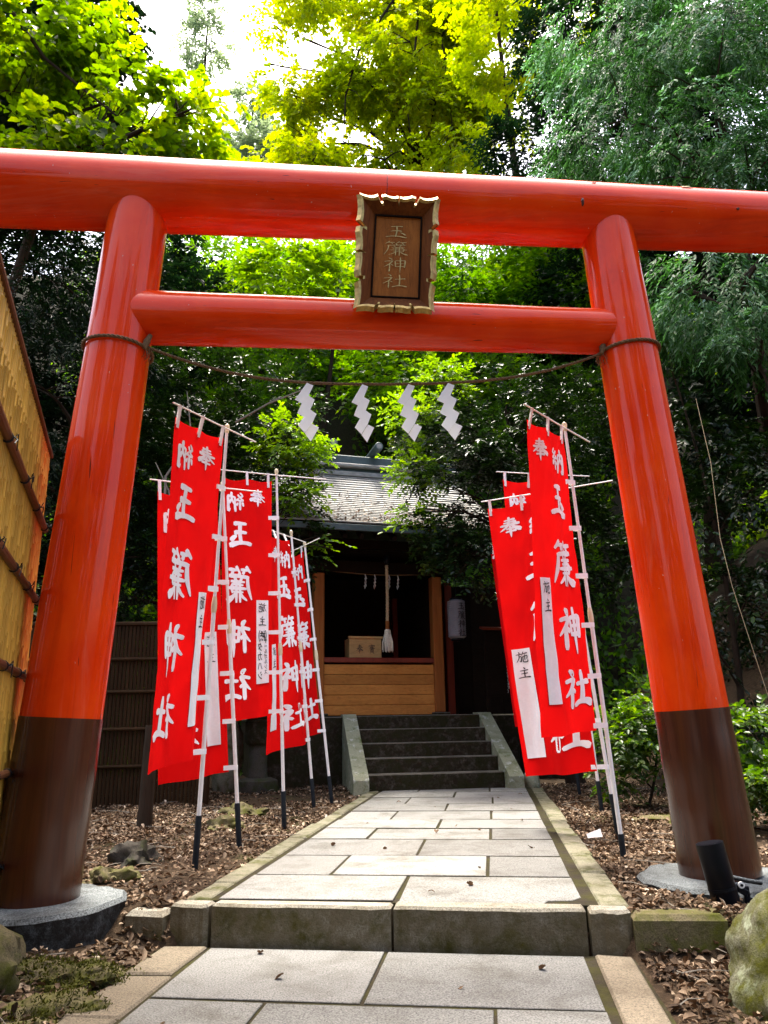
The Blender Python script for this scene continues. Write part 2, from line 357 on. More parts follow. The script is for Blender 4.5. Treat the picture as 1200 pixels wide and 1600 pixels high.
for a, b, z in ((-1.0, -.003, .200), (.003, 1.01, .201), (-1.235, -1.012, .197), (1.022, 1.235, .196)):
    mb = MB(); n = 9
    # block with a rough, wavy front
    P = [pw(.122, b - .004), pw(.122, a + .004)] + [pw(random.uniform(-.008, .008) - (.0 if 0 < k < n else -.01), a + .004 + (b - a - .008) * k / n) for k in range(n + 1)]
    mb.prism(ccw(P), -.06, z, .014, .003); obj('step_block', mb, M['step'], st)
for a, b, s0, s1, z in ((-1.50, -1.25, -.02, .12, .16), (1.25, 1.70, -.03, .14, .185)):
    o = obj('kerb_block', MB().prism(ccw(quad(s0, s1, a, b, 0, .015)), -.06, z, .025, .006), M['step' if a < 0 else 'mossrock'], None, org=(*pw(.05, (a + b) / 2), 0))
    tag(o, 'low mossy edging block between the left stone base and the step' if a < 0 else 'moss covered edging block on the right of the stone step', 'kerb stone')
lowbed = MB(); lowbed.prism(ccw([pw(-.02, -1.26), pw(-2.6, -1.30), pw(-2.6, 1.26), pw(-.02, 1.22)]), -.12, -.009)
lower = structure('lower_path', lowbed, M['mortar'], org=(0, 3, 0))
lrows = [-.035, -.80, -1.55, -2.3]
lj = [[-.03], [-.45, .53], [0.03]]
for i in range(3):
    us = [-.985] + lj[i] + [.985]
    for a, b in zip(us[:-1], us[1:]):
        obj('paving_slab', MB().prism(ccw(quad(lrows[i + 1], lrows[i], a, b, .010, .004, .007)), -.08, random.uniform(-.002, .002), .003, .0015), M['granite'], lower)
for ss, u0, u1 in (([-.04, -.50, -1.05, -1.7, -2.3], -1.24, -1.0), ([-.03, -.95, -1.7, -2.3], 1.02, 1.22)):
    for a, b in zip(ss[:-1], ss[1:]):
        obj('border_stone', MB().prism(ccw(quad(b, a, u0, u1, .006, .012)), -.08, .0 + random.uniform(-.006, .006), .01, .003), M['border'], lower)

# ------------------------------------------------------------------ torii gate
L0 = Vector((-2.0263, 4.7016, .213)); R0 = Vector((2.0353, 5.0869, .213)); TX = (R0 - L0).normalized(); TM = (L0 + R0) / 2; TY = Vector((-TX.y, TX.x, 0))
torii = thing('torii_gate', 'large vermilion torii gate with dark brown pillar feet spanning the path', 'torii gate', TM)
def log(A, B, ra, rb, n=48, m=24, wob=.004, seed=0):
    A, B = Vector(A), Vector(B); mb = MB(); pts = []; rad = []
    for i in range(m + 1):
        t = i / m; pts.append(A.lerp(B, t)); rad.append(ra + (rb - ra) * t + wob * noise.noise(Vector((t * 5, seed, 3.1))))
    return mb.tube(pts, rad, n)
def pillar_axis(B0, sgn, z):
    k = z - .213; return B0 + Vector((0, 0, k)) + TX * (.0598 * k * sgn)
for B0, sgn, r0, r1, zf in ((L0, 1, .2421, .1949, 1.205), (R0, -1, .2363, .188, 1.194)):
    rr = lambda z: r0 + (r1 - r0) * (z - .213) / 6
    p = obj('pillar', log(pillar_axis(B0, sgn, .9), pillar_axis(B0, sgn, 4.93), rr(.9), rr(4.93), seed=sgn), M['red_z'], torii, True)
    obj('dark_foot', log(pillar_axis(B0, sgn, .212), pillar_axis(B0, sgn, zf), rr(.213) + .004, rr(zf) + .004, seed=sgn + 9, wob=.003), M['sleeve'], p, True)
def beam_pt(z, e): return Vector((TM.x, TM.y, z)) + TX * e
kb = log(beam_pt(4.9231, -3.35), beam_pt(4.9231, 3.35), .2760, .2314, 56, 40, .006, 4)
obj('top_beam', kb, M['red_x'], torii, True)
# crossbar butts into the pillars: stop it at the pillar axes
obj('tie_beam', log(beam_pt(3.9137, -1.80), beam_pt(3.9137, 1.80), .1908, .1660, 48, 24, .004, 6), M['red_x'], torii, True)
def beam_skin(e, phi, lift=0):            # point on the top beam's surface, phi up from its near side
    r_ = .2760 + (.2314 - .2760) * (e + 3.35) / 6.7 + lift; return beam_pt(4.9231, e) - TY * (math.cos(R(phi)) * r_) + Z_ * (math.sin(R(phi)) * r_)
Z_ = Vector((0, 0, 1))
obj('seam', MB().tube([beam_skin(.035 + .004 * math.sin(k * .9), k * 10, .0012) for k in range(37)], .0022, 5), M['sleeve'], torii)
def patch(name, e, phi, we, wp, m, seed):
    rs = random.Random(seed); n = 11; rim = []
    for k in range(n):
        a = 2 * math.pi * k / n; q = rs.uniform(.65, 1.15); rim.append((e + we * q * math.cos(a), phi + wp * q * math.sin(a)))
    vs = [beam_skin(e, phi, .0065)] + [beam_skin(e + (a - e) * .6, phi + (b - phi) * .6, .0065) for a, b in rim] + [beam_skin(a, b, .0015) for a, b in rim]
    fs = [(0, 1 + k, 1 + (k + 1) % n) for k in range(n)] + [(1 + k, 1 + n + k, 1 + n + (k + 1) % n, 1 + (k + 1) % n) for k in range(n)]
    obj(name, MB().add(vs, fs), m, torii)
patch('paint_chip', 2.36, 40, .055, 4.5, M['straw_pale'], 3); patch('knot', 1.50, -16, .012, 7, M['sleeve'], 5); patch('knot', 2.72, -14, .014, 3, M['sleeve'], 6); patch('knot', 1.62, 33, .02, 1.2, M['sleeve'], 8)
for B0, zt, zb, rad, name, lab, ang in ((L0, .213, -.05, .46, 'left', 'tall speckled grey stone base under the torii pillar beside the bamboo fence', 0.3), (R0, .205, .08, .47, 'right', 'low round stone base half sunk in dry leaves behind the black spotlight', 0.1)):
    n = 34; mb = MB(); cx = B0.x + (.04 if name == 'left' else -.02); cy = B0.y - .03
    pts = []
    for k in range(n):
        a = 2 * math.pi * k / n + ang; rr_ = rad * (1.0 + (.05 * noise.noise(Vector((math.cos(a) * 5, math.sin(a) * 5, zt))) + .07 * noise.noise(Vector((math.cos(a) * 1.6, math.sin(a) * 1.6, 2 + zt))))); pts.append((cx + rr_ * math.cos(a), cy + rr_ * math.sin(a)))
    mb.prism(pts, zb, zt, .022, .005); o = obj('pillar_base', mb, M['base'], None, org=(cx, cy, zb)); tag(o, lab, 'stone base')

# ------------------------------------------------------------------ brush characters (strokes on a 100 x 100 field, y down)
G = {
'玉': [[(27,13,6),(50,9,7),(73,9,10)], [(26,45,6),(48,41,7),(71,42,10)], [(50,9,9),(51,45,8),(46,84,8)], [(8,88,8),(30,81,7),(55,80,8),(90,88,13)], [(66,54,6),(76,60,9),(86,70,11)]],
'神': [[(24,3,5),(33,9,9),(36,16,8)], [(8,30,6),(24,26,6),(40,24,9)], [(40,24,9),(26,48,7),(5,68,3)], [(27,44,7),(28,70,8),(27,100,8)], [(32,47,5),(42,57,8)], [(49,24,6),(52,66,8)], [(49,24,6),(72,21,6),(90,20,9)], [(90,20,9),(89,44,8),(87,70,8)], [(52,44,5),(88,41,5)], [(52,65,6),(88,62,7)], [(70,0,9),(71,50,8),(70,84,6),(70,112,2)]],
'社': [[(24,3,5),(33,9,9),(36,16,8)], [(8,32,6),(24,28,6),(40,26,9)], [(40,26,9),(26,50,7),(5,70,3)], [(27,46,8),(28,70,8),(27,98,8)], [(32,50,5),(42,58,7)], [(52,38,6),(72,34,6),(92,32,9)], [(69,5,8),(71,45,8),(69,84,8)], [(42,92,7),(60,84,7),(80,82,9),(98,88,13)]],
'奉': [[(28,19,5),(50,16,5),(74,14,8)], [(24,33,5),(50,29,5),(79,27,8)], [(8,48,6),(50,42,6),(93,39,9)], [(50,2,7),(48,28,7),(34,52,6),(4,74,3)], [(56,42,5),(72,58,9),(97,70,13)], [(32,65,5),(50,62,5),(70,61,7)], [(28,80,5),(50,76,5),(76,75,7)], [(50,52,8),(50,84,7),(50,108,2)]],
'納': [[(24,3,5),(12,22,5),(27,27,6)], [(36,14,6),(22,32,5),(8,46,4),(38,42,6)], [(33,32,4),(44,44,7)], [(24,44,6),(25,68,7),(24,92,6)], [(12,56,7),(7,74,5)], [(36,56,4),(43,68,8)], [(53,28,6),(54,60,7),(50,100,8)], [(53,28,6),(74,23,6),(92,23,9)], [(92,23,9),(91,60,8),(89,98,9),(80,88,3)], [(72,2,8),(72,34,7),(57,66,4)], [(72,38,5),(86,60,10)]],
'簾': [[(24,1,7),(16,10,5),(8,18,4)], [(17,11,4),(44,8,6)], [(31,12,4),(37,20,7)], [(63,0,7),(56,10,5),(50,17,4)], [(60,10,4),(92,6,7)], [(74,11,4),(81,19,7)], [(49,19,6),(54,26,8)], [(16,33,6),(50,28,6),(90,25,8)], [(20,33,6),(17,62,7),(3,98,3)], [(41,34,4),(47,40,7)], [(71,31,7),(63,40,4)], [(32,46,4),(84,42,6)], [(38,55,4),(80,52,5),(79,76,5)], [(25,66,5),(94,61,7)], [(38,76,4),(79,73,4)], [(50,44,5),(49,104,6)], [(64,43,5),(64,104,6)], [(47,80,5),(38,90,5),(22,100,3)], [(67,78,5),(80,90,8),(97,98,12)]],
'施': [[(24,1,5),(31,11,9)], [(4,23,5),(47,18,8)], [(26,23,6),(24,52,6),(3,90,3)], [(24,44,5),(42,41,6),(38,84,8),(28,76,3)], [(62,1,7),(56,16,5),(47,30,4)], [(57,17,5),(97,11,8)], [(49,46,5),(92,35,7),(88,64,6)], [(72,24,6),(71,72,7)], [(57,38,6),(55,80,7),(66,90,7),(92,88,8),(95,70,4)]],
'主': [[(46,1,5),(58,13,11)], [(19,30,5),(82,25,9)], [(26,56,5),(76,52,8)], [(51,28,8),(51,86,8)], [(6,92,7),(50,86,7),(96,88,12)]],
'賽': [[(49,0,5),(53,9,8)], [(12,14,6),(10,28,5)], [(13,17,5),(88,14,7),(82,27,4)], [(27,29,5),(74,26,6)], [(24,40,5),(78,36,6)], [(8,53,5),(94,48,8)], [(40,25,5),(38,50,5)], [(62,24,5),(64,49,5)], [(33,60,5),(33,88,6)], [(33,60,5),(70,57,6),(69,88,6)], [(34,69,4),(68,67,4)], [(34,78,4),(68,76,4)], [(34,88,5),(68,86,5)], [(42,90,6),(22,106,3)], [(60,89,5),(82,104,8)]],
}
def smooth_line(st, sub=4):
    if len(st) == 2: return [tuple(st[0][k] + (st[1][k] - st[0][k]) * i / 4 for k in range(3)) for i in range(5)]
    out = []
    P = [st[0]] + list(st) + [st[-1]]
    for i in range(1, len(P) - 2):
        for j in range(sub):
            t = j / sub; q = []
            for k in range(3):
                p0, p1, p2, p3 = (P[i + d][k] for d in (-1, 0, 1, 2))
                q.append(.5 * (2 * p1 + (p2 - p0) * t + (2 * p0 - 5 * p1 + 4 * p2 - p3) * t * t + (3 * p1 - p0 - 3 * p2 + p3) * t ** 3))
            out.append(tuple(q))
    out.append(st[-1]); return out
def glyph(mb, ch, fn, sides=(1,), weight=1.0, lift=.002, step=.00025, mirror=False):
    """fn(x, y, h) maps the 0..1 field (x right, y down) and a lift to a point"""
    for k, stv in enumerate(G[ch]):
        L = smooth_line(stv)
        for sg in sides:
            h = sg * (lift + step * k); vs = []; fs = []
            n = len(L)
            for i, (x, y, wd) in enumerate(L):
                a = L[max(i - 1, 0)]; b = L[min(i + 1, n - 1)]; dx, dy = b[0] - a[0], b[1] - a[1]; l = math.hypot(dx, dy) or 1
                nx, ny = -dy / l, dx / l; ww = max(wd * weight, 1.2) * .5
                if i == 0: x -= dx / l * ww * .5; y -= dy / l * ww * .5
                if i == n - 1: x += dx / l * ww * .4; y += dy / l * ww * .4
                e = .62 if i in (0, n - 1) else 1.0
                for s_ in (1, -1):
                    X, Y = (x + nx * ww * s_ * e) / 100, (y + ny * ww * s_ * e) / 100
                    vs.append(fn(1 - X if mirror else X, Y, h))
            for i in range(n - 1): fs.append((2 * i, 2 * i + 1, 2 * i + 3, 2 * i + 2))
            mb.add(vs, fs)
    return mb
def font_strokes(mb, text, fn, height_frac, sides=(1,), lift=.002):
    """small vertical writing set in the built-in typeface: fn as above over the whole column"""
    y = 0.0
    for ch in text:
        c = bpy.data.curves.new('writing', 'FONT'); c.body = ch; c.resolution_u = 2; c.offset = .012
        o = bpy.data.objects.new('writing', c); COL.objects.link(o); bpy.context.view_layer.update()
        me = o.to_mesh(); vs = [v.co.copy() for v in me.vertices]; fs = [tuple(p.vertices) for p in me.polygons]; o.to_mesh_clear()
        bpy.data.objects.remove(o); bpy.data.curves.remove(c)
        if vs:
            for sg in sides: mb.add([fn(v.x, y + (.85 - v.y) * height_frac, sg * lift) for v in vs], fs)
        y += height_frac
    return mb

# ------------------------------------------------------------------ shrine plaque
pl = thing('shrine_plaque', 'carved wooden name plaque with gold characters hung at the centre of the torii', 'plaque', (.127, 4.62, 4.05))
pc = [Vector(p) for p in ((-.020, 4.585, 4.600), (.300, 4.612, 4.592), (.268, 4.705, 4.012), (-.062, 4.680, 4.020))]   # inner board corners TL TR BR BL
po = [Vector(p) for p in ((-.125, 4.470, 4.690), (.413, 4.520, 4.683), (.350, 4.632, 3.880), (-.160, 4.590, 3.888))]   # flared outer corners
pn = (pc[1] - pc[0]).cross(pc[3] - pc[0]).normalized(); pn = pn if pn.y < 0 else -pn
def bil(c, u, v, h=0): return c[0].lerp(c[1], u).lerp(c[3].lerp(c[2], u), v) + pn * h
def slab4(mb, q, th, mi=0):
    q = [Vector(p) for p in q]; nn = (q[1] - q[0]).cross(q[2] - q[0]).normalized(); nn = nn if nn.y < 0 else -nn
    f = list(q); b = [p - nn * th for p in q]
    return mb.add(f + b, [(0, 1, 2, 3), (7, 6, 5, 4)] + [(i, 4 + i, 4 + (i + 1) % 4, (i + 1) % 4) for i in range(4)], mi)
obj('board', slab4(MB(), [bil(pc, u, v) for u, v in ((-.03, -.02), (1.03, -.02), (1.03, 1.02), (-.03, 1.02))], .03), M['plaque'], pl)
mol = MB()
for (u0, v0, u1, v1) in ((-.02, -.015, 1.02, .0), (-.02, 1.0, 1.02, 1.015), (-.02, .0, .012, 1.0), (.988, .0, 1.02, 1.0)):
    a = [bil(pc, u, v, .016) for u, v in ((u0, v0), (u1, v0), (u1, v1), (u0, v1))]; slab4(mol, a, .018)
obj('inner_moulding', mol, M['darkwood'], pl)
SCALL = [(0, 0), (.03, .05), (.10, .10), (.17, .085), (.225, .03), (.235, .30), (.265, .30), (.275, .06), (.33, .02), (.38, .08), (.44, .10), (.488, .07), (.5, .32), (.512, .07), (.56, .10), (.62, .08), (.67, .02), (.725, .06), (.735, .30), (.765, .30), (.775, .03), (.83, .085), (.90, .10), (.97, .05), (1, 0)]
for i in range(4):
    a, b = po[i], po[(i + 1) % 4]; c, d = pc[(i + 1) % 4], pc[i]
    ex = 1.0; prof = [(t, dep) for t, dep in SCALL]
    out = [a.lerp(b, t).lerp(d.lerp(c, t), dep * 1.25) for t, dep in prof]; inn = [d.lerp(c, t) for t, dep in prof]
    nn = (b - a).cross(d - a).normalized(); nn = nn if nn.y < 0 else -nn
    th = .028; n = len(out); mb = MB()
    vs = out + inn + [p - nn * th for p in out] + [p - nn * th for p in inn]
    fs = []
    for k in range(n - 1): fs += [(k, k + 1, n + k + 1, n + k), (2 * n + k + 1, 2 * n + k, 3 * n + k, 3 * n + k + 1)]
    mb.add(vs, fs); fb = obj('frame_board', mb, M['plaque_frame'], pl)
    gm = MB(); vs = out + [p - nn * th for p in out] ; ctr = sum(po, Vector()) / 4
    o2 = [p + (p - ctr).normalized() * .006 + nn * .003 for p in out]; o3 = [p + (p - ctr).normalized() * .012 - nn * (th + .003) for p in out]
    i2 = [p.lerp(q, .13) + nn * .003 for p, q in zip(out, inn)]
    vs = i2 + o2 + o3; fs = []
    for k in range(n - 1): fs += [(k, k + 1, n + k + 1, n + k), (n + k, n + k + 1, 2 * n + k + 1, 2 * n + k)]
    gm.add(vs, fs); obj('gilt_edge', gm, M['gilt'], fb)
for k, ch in enumerate('玉簾神社'):
    v0 = .10 + .205 * k
    obj('character', glyph(MB(), ch, lambda x, y, h, v0=v0: bil(pc, .20 + .54 * x, v0 + .175 * y, .002 + h), weight=.62, lift=.002, step=.0004), M['gold'], pl)

# ------------------------------------------------------------------ rope and paper streamers on the gate
def twisted(path, r, turns_per_m=9, strands=3, res=.012, n=5):
    P = [Vector(p) for p in path]; L = [0]
    for a, b in zip(P[:-1], P[1:]): L.append(L[-1] + (b - a).length)
    tot = L[-1]; m = max(8, int(tot / res)); mb = MB()
    def at(s):
        s = min(max(s, 0), tot)
        for i in range(len(P) - 1):
            if s <= L[i + 1] or i == len(P) - 2: return P[i].lerp(P[i + 1], (s - L[i]) / max(1e-6, L[i + 1] - L[i]))
    C_ = [at(tot * i / m) for i in range(m + 1)]
    for k in range(strands):
        q = []
        for i, c in enumerate(C_):
            t = (C_[min(i + 1, m)] - C_[max(i - 1, 0)]).normalized(); a = t.orthogonal() if abs(t.z) > .95 else t.cross(Vector((0, 0, 1))); a.normalize(); b = t.cross(a)
            ph = 2 * math.pi * (k / strands + turns_per_m * tot * i / m); q.append(c + (a * math.cos(ph) + b * math.sin(ph)) * r * .55)
        mb.tube(q, r * .55, n)
    return mb
RA = Vector((-1.600, 4.650, 3.640)); RB = Vector((1.610, 4.985, 3.715))
def rope_pt(t):
    p = RA.lerp(RB, t); s = 4 * t * (1 - t); p.z -= .285 * s + .02 * math.sin(t * 9); return p
rope = thing('shimenawa_rope', 'thin twisted straw rope sagging between the two red torii pillars', 'rope', rope_pt(.5))
obj('rope_span', twisted([rope_pt(i / 40) for i in range(41)], .0105, 12), M['straw_dark'], rope, True, sharp=80)
for B0, sgn, z, r_ in ((L0, 1, 3.645, .216), (R0, -1, 3.740, .207)):
    c = pillar_axis(B0, sgn, z); tl = -.0598 * sgn
    obj('rope_loop', twisted([c + TX * (math.cos(a) * (r_ + .014)) + TY * (math.sin(a) * (r_ + .014)) + Vector((0, 0, tl * math.cos(a) * r_ )) for a in [2 * math.pi * i / 48 for i in range(49)]], .0125, 11), M['straw_dark'], rope, True, sharp=80)
for P_ in (RA, RB):
    mb = MB(); rs = random.Random(3)
    mb.tube([P_ + Vector((.02, 0, .09)), P_ + Vector((0, -.012, .03)), P_ + Vector((-.01, -.015, -.02))], [.015, .024, .014], 8)
    for k in range(9):
        a = P_ + Vector((rs.uniform(-.02, .02), rs.uniform(-.02, .02), 0)); mb.tube([a, a + Vector((rs.uniform(-.03, .03), rs.uniform(-.03, .02), -rs.uniform(.03, .08))), a + Vector((rs.uniform(-.05, .05), rs.uniform(-.04, .02), -rs.uniform(.06, .14)))], [.002, .0016, .001], 4)
    obj('knot', mb, M['straw_dark'], rope, True)
SH = [(515,115),(550,135),(525,198),(558,225),(535,285),(568,315),(545,372),(582,398),(540,482),(508,430),(470,382),(500,330),(465,305),(488,245),(452,220)]
lab = ['leftmost of the four large white zigzag papers hanging from the gate rope', 'second from the left of the four large white zigzag papers on the gate rope', 'third from the left of the four large white zigzag papers on the gate rope', 'rightmost of the four large white zigzag papers hanging from the gate rope']
def shide(top, sc, yaw, name, label, group, wx=1.0, flip=1):
    """four folded leaves of stiff paper, each stepping behind the one above"""
    base = Vector(top); rot = Matrix.Rotation(yaw, 3, 'Z'); mb = MB()
    q = lambda p, d: base + rot @ Vector(((p[0] - 520) * sc * wx * flip, d, -(p[1] - 112) * sc))
    quads = [(SH[0], SH[1], SH[2], SH[13], SH[14]), (SH[2], SH[3], SH[4], SH[11], SH[12], SH[13]), (SH[4], SH[5], SH[6], SH[9], SH[10], SH[11]), (SH[6], SH[7], SH[8], SH[9])]
    for k, poly in enumerate(quads):
        lx = min(p[0] for p in poly); rx = max(p[0] for p in poly); n = len(poly)
        vf = [q(p, -.002 * k - .03 * ((p[0] - lx) / (rx - lx) - .5)) for p in poly]; vb = [p + Vector((0, .0012, 0)) for p in vf]
        mb.add(vf + vb, [tuple(range(n)), tuple(range(2 * n - 1, n - 1, -1))] + [(i, n + i, n + (i + 1) % n, (i + 1) % n) for i in range(n)])
    o = obj(name, mb, M['paper'], None, org=base); tag(o, label, 'paper streamer', group); return o
for t, x, l, wx, yw in ((.340, 0, lab[0], 1.06, .2), (.458, 0, lab[1], 1.03, -.05), (.558, 0, lab[2], 1.10, -.1), (.645, 0, lab[3], 1.08, .1)):
    p = rope_pt(t); p.y -= .012; p.z -= .004
    shide(p, .00117, yw, 'paper_streamer', l, 'zigzag paper streamers on the gate rope', wx)

# ------------------------------------------------------------------ banners (nobori)
BN = dict(
L1=dict(base=(-1.380,5.804,0.175),top=(-1.283,5.804,3.510),rod=((-1.559,5.219,3.470),(-1.087,6.064,3.470)),c=((-1.567,5.281,3.388),(-1.305,5.759,3.400),(-1.422,5.788,0.926),(-1.596,5.275,0.834)),m=1),
L2=dict(base=(-1.227,6.649,0.175),top=(-1.489,6.649,3.289),rod=((-2.068,6.359,3.249),(-1.145,6.802,3.249)),c=((-1.998,6.357,3.140),(-1.530,6.627,3.179),(-1.336,6.637,0.767),(-1.866,6.478,0.682)),m=1),
L3=dict(base=(-1.001,7.705,0.175),top=(-1.151,7.705,3.763),rod=((-1.709,7.514,3.723),(-0.628,7.902,3.723)),c=((-1.693,7.515,3.652),(-1.197,7.689,3.653),(-1.139,7.691,1.231),(-1.571,7.395,1.154)),m=1),
L4=dict(base=(-0.869,9.341,0.175),top=(-1.190,9.341,3.495),rod=((-1.543,8.772,3.455),(-1.044,9.754,3.455)),c=((-1.388,8.790,3.330),(-1.212,9.299,3.385),(-0.952,9.282,0.928),(-1.382,8.962,0.804)),m=0),
L5=dict(base=(-0.689,9.734,0.175),top=(-1.059,9.734,3.434),rod=((-1.432,10.253,3.388),(-0.834,9.431,3.430)),c=((-1.446,10.120,3.254),(-1.083,9.774,3.346),(-0.842,9.744,1.020),(-1.264,10.085,0.936)),m=0),
R1=dict(base=(1.695,5.946,0.175),top=(1.537,5.946,3.532),rod=((1.095,5.408,3.492),(1.821,6.264,3.492)),c=((1.133,5.511,3.417),(1.507,5.907,3.422),(1.593,5.962,1.059),(1.115,5.695,1.016)),m=0),
R2=dict(base=(1.936,6.887,0.175),top=(1.676,6.887,3.307),rod=((0.978,7.272,3.253),(2.124,6.688,3.267)),c=((1.038,7.267,3.184),(1.636,6.911,3.196),(1.809,6.909,0.704),(1.251,7.325,0.638)),m=0),
R3=dict(base=(2.180,8.269,0.175),top=(2.000,8.269,3.856),rod=((1.261,8.017,3.816),(2.357,8.238,3.816)),c=((1.330,8.030,3.735),(1.940,8.250,3.746),(2.040,8.255,1.30),(1.43,8.06,1.24)),m=1),
R4=dict(base=(2.494,10.482,0.175),top=(2.239,10.482,3.596),rod=((1.492,10.659,3.556),(2.668,10.229,3.556)),c=((1.526,10.610,3.441),(2.193,10.493,3.486),(2.411,10.541,1.170),(1.731,10.650,1.048)),m=0),
)
BL = dict(
L1='tall red banner with reversed white lettering, frontmost on the left of the path',
L2='red banner with reversed lettering half hidden behind the frontmost left banner',
L3='red banner with reversed lettering and handwritten white strip, middle of the left row',
L4='narrow looking red banner reading the right way round, fourth along the left row',
L5='dark red banner nearest the shrine steps at the end of the left row',
R1='bright red banner with large readable white lettering, frontmost on the right of the path',
R2='low hanging red banner with a broad white strip behind the front right banner',
R3='red banner on the highest pole of the right group with reversed lettering',
R4='red banner farthest back in the right group beside the shrine')
CH_POS = [('奉', .13, .045, .32, .075), ('納', .55, .062, .36, .085), ('玉', .40, .19, .48, .12), ('簾', .40, .39, .50, .14), ('神', .42, .61, .50, .13), ('社', .42, .805, .54, .12)]
for key, b in BN.items():
    B0, T0 = Vector(b['base']), Vector(b['top']); ro = thing('prayer_banner', BL[key], 'banner', B0, 'red prayer banners along the path'); sd_ = sum(map(ord, key))
    rs = random.Random(sd_); at = lambda z: B0 + (T0 - B0) * ((z - B0.z) / (T0.z - B0.z))
    mid = 1.95 + rs.uniform(-.1, .1); zs = .52 if key != 'R1' else .33
    obj('lower_pole', MB().tube([at(zs - .06), at(mid)], .0165, 12), M['white'], ro, True)
    obj('upper_pole', MB().tube([at(mid), at(T0.z)], [.0135, .0125], 12), M['white'], ro, True)
    obj('joint_collar', MB().tube([at(mid - .05), at(mid - .02), at(mid + .02), at(mid + .06), at(mid + .075)], [.0185, .022, .022, .0175, .0155], 12), M['ivory'], ro, True)
    obj('ground_socket', MB().tube([at(.05), at(zs - .01), at(zs)], [.022, .023, .0205], 12), M['socket'], ro, True)
    ax = (T0 - B0).normalized()
    obj('pole_cap', MB().tube([T0 - ax * .05, T0 - ax * .035, T0 - ax * .03, T0 - ax * .02, T0, T0 + ax * .022, T0 + ax * .032], [.016, .019, .015, .017, .023, .018, .006], 12), M['ivory'], ro, True)
    ra, rb = Vector(b['rod'][0]), Vector(b['rod'][1])
    fw = Vector((0, -.022, 0)); obj('crossbar', MB().tube([ra + fw, ra.lerp(rb, .5) + fw + Vector((0, 0, -.004)), rb + fw], .0065, 8), M['white'], ro, True)
    c = [Vector(p) for p in b['c']]; wn_ = (c[1] - c[0]).cross(c[3] - c[0]).normalized(); wn_ = wn_ if wn_.y < 0 else -wn_
    ph = rs.uniform(0, 6); amp = .034 if key[0] == 'L' else .026
    if key in ('R2', 'R4'): amp = .046
    def surf(u, v, h=0, c=c, wn_=wn_, ph=ph, amp=amp):
        p = c[0].lerp(c[1], u).lerp(c[3].lerp(c[2], u), v)
        d = amp * (.4 + .9 * v) * (math.sin(u * 6.2 + ph + v * 1.6) + .5 * math.sin(u * 11 - v * 4 + ph * 2) + .35 * math.sin(v * 9 + u * 3 + ph)) * (.25 + .75 * math.sin(math.pi * min(max(u * .9 + .05, 0), 1)))
        d += .010 * noise.noise(Vector((u * 4, v * 9, ph))) + .006 * noise.noise(Vector((u * 14 + v * 5, v * 16, ph))) + amp * .5 * math.sin(u * 17 + ph + 2.2 * noise.noise(Vector((0, v * 3, ph)))) * max(0, v - .35)
        sag = -.022 * abs(math.sin(math.pi * 2 * u)) * max(0, 1 - v * 14)
        return p + wn_ * (d + h) + Vector((0, 0, sag))
    NU, NV = 36, 110; mb = MB()
    mb.add([surf(i / NU, j / NV) for j in range(NV + 1) for i in range(NU + 1)], [(j * (NU + 1) + i, j * (NU + 1) + i + 1, (j + 1) * (NU + 1) + i + 1, (j + 1) * (NU + 1) + i) for j in range(NV) for i in range(NU)])
    cl = obj('banner_cloth', mb, M['cloth'], ro, True, sharp=180)
    mir = bool(b['m'])
    for ch, x0, y0, wx, hy in CH_POS:
        fn = lambda x, y, h: surf((lambda X: 1 - X if mir else X)(x0 + wx * x), y0 + hy * y, h)
        obj('character', glyph(MB(), ch, fn, (1, -1), 1.85, .0026, .00022), M['print'], cl)
    sx0, sx1, sy0, sy1 = .10, .30, .515, .905
    if key == 'L3': sx0, sx1, sy0, sy1 = .07, .32, .53, .87
    if key == 'R2': sx0, sx1, sy0, sy1 = .06, .32, .55, .94
    sm = MB(); fu = lambda X: 1 - X if mir else X
    n = 44; c8 = 9
    for sg in (1, -1):
        sm.add([surf(fu(sx0 + (sx1 - sx0) * i / (c8 - 1)), sy0 + (sy1 - sy0) * j / n, sg * .0065) for j in range(n + 1) for i in range(c8)], [(j * c8 + i, j * c8 + i + 1, (j + 1) * c8 + i + 1, (j + 1) * c8 + i) for j in range(n) for i in range(c8 - 1)])
    obj('donor_strip', sm, M['print'], cl)
    asp = .045 * (.92 if key != 'L3' else .9)
    for k, ch in enumerate('施主'):
        obj('donor_character', glyph(MB(), ch, lambda x, y, h, k=k: surf(fu(sx0 + (sx1 - sx0) * (.16 + .66 * x)), sy0 + .012 + .056 * k + asp * y, h), (1, -1), 1.2, .0095, .0003), M['ink'], cl)
    if key == 'L3':
        im = MB()
        font_strokes(im, '㈱', lambda x, y, h: surf(fu(sx0 + (sx1 - sx0) * (.14 + .7 * x)), sy0 + .125 + .05 * y, h), 1.0, (1, -1), .0098)
        font_strokes(im, 'タカハシ', lambda x, y, h: surf(fu(sx0 + (sx1 - sx0) * (.48 + .42 * x)), sy0 + .175 + .04 * y, h), .95, (1, -1), .0098)
        font_strokes(im, 'サールガルシス', lambda x, y, h: surf(fu(sx0 + (sx1 - sx0) * (.10 + .26 * x)), sy0 + .160 + .022 * y, h), .95, (1, -1), .0098)
        obj('handwritten_lettering', im, M['ink'], cl)
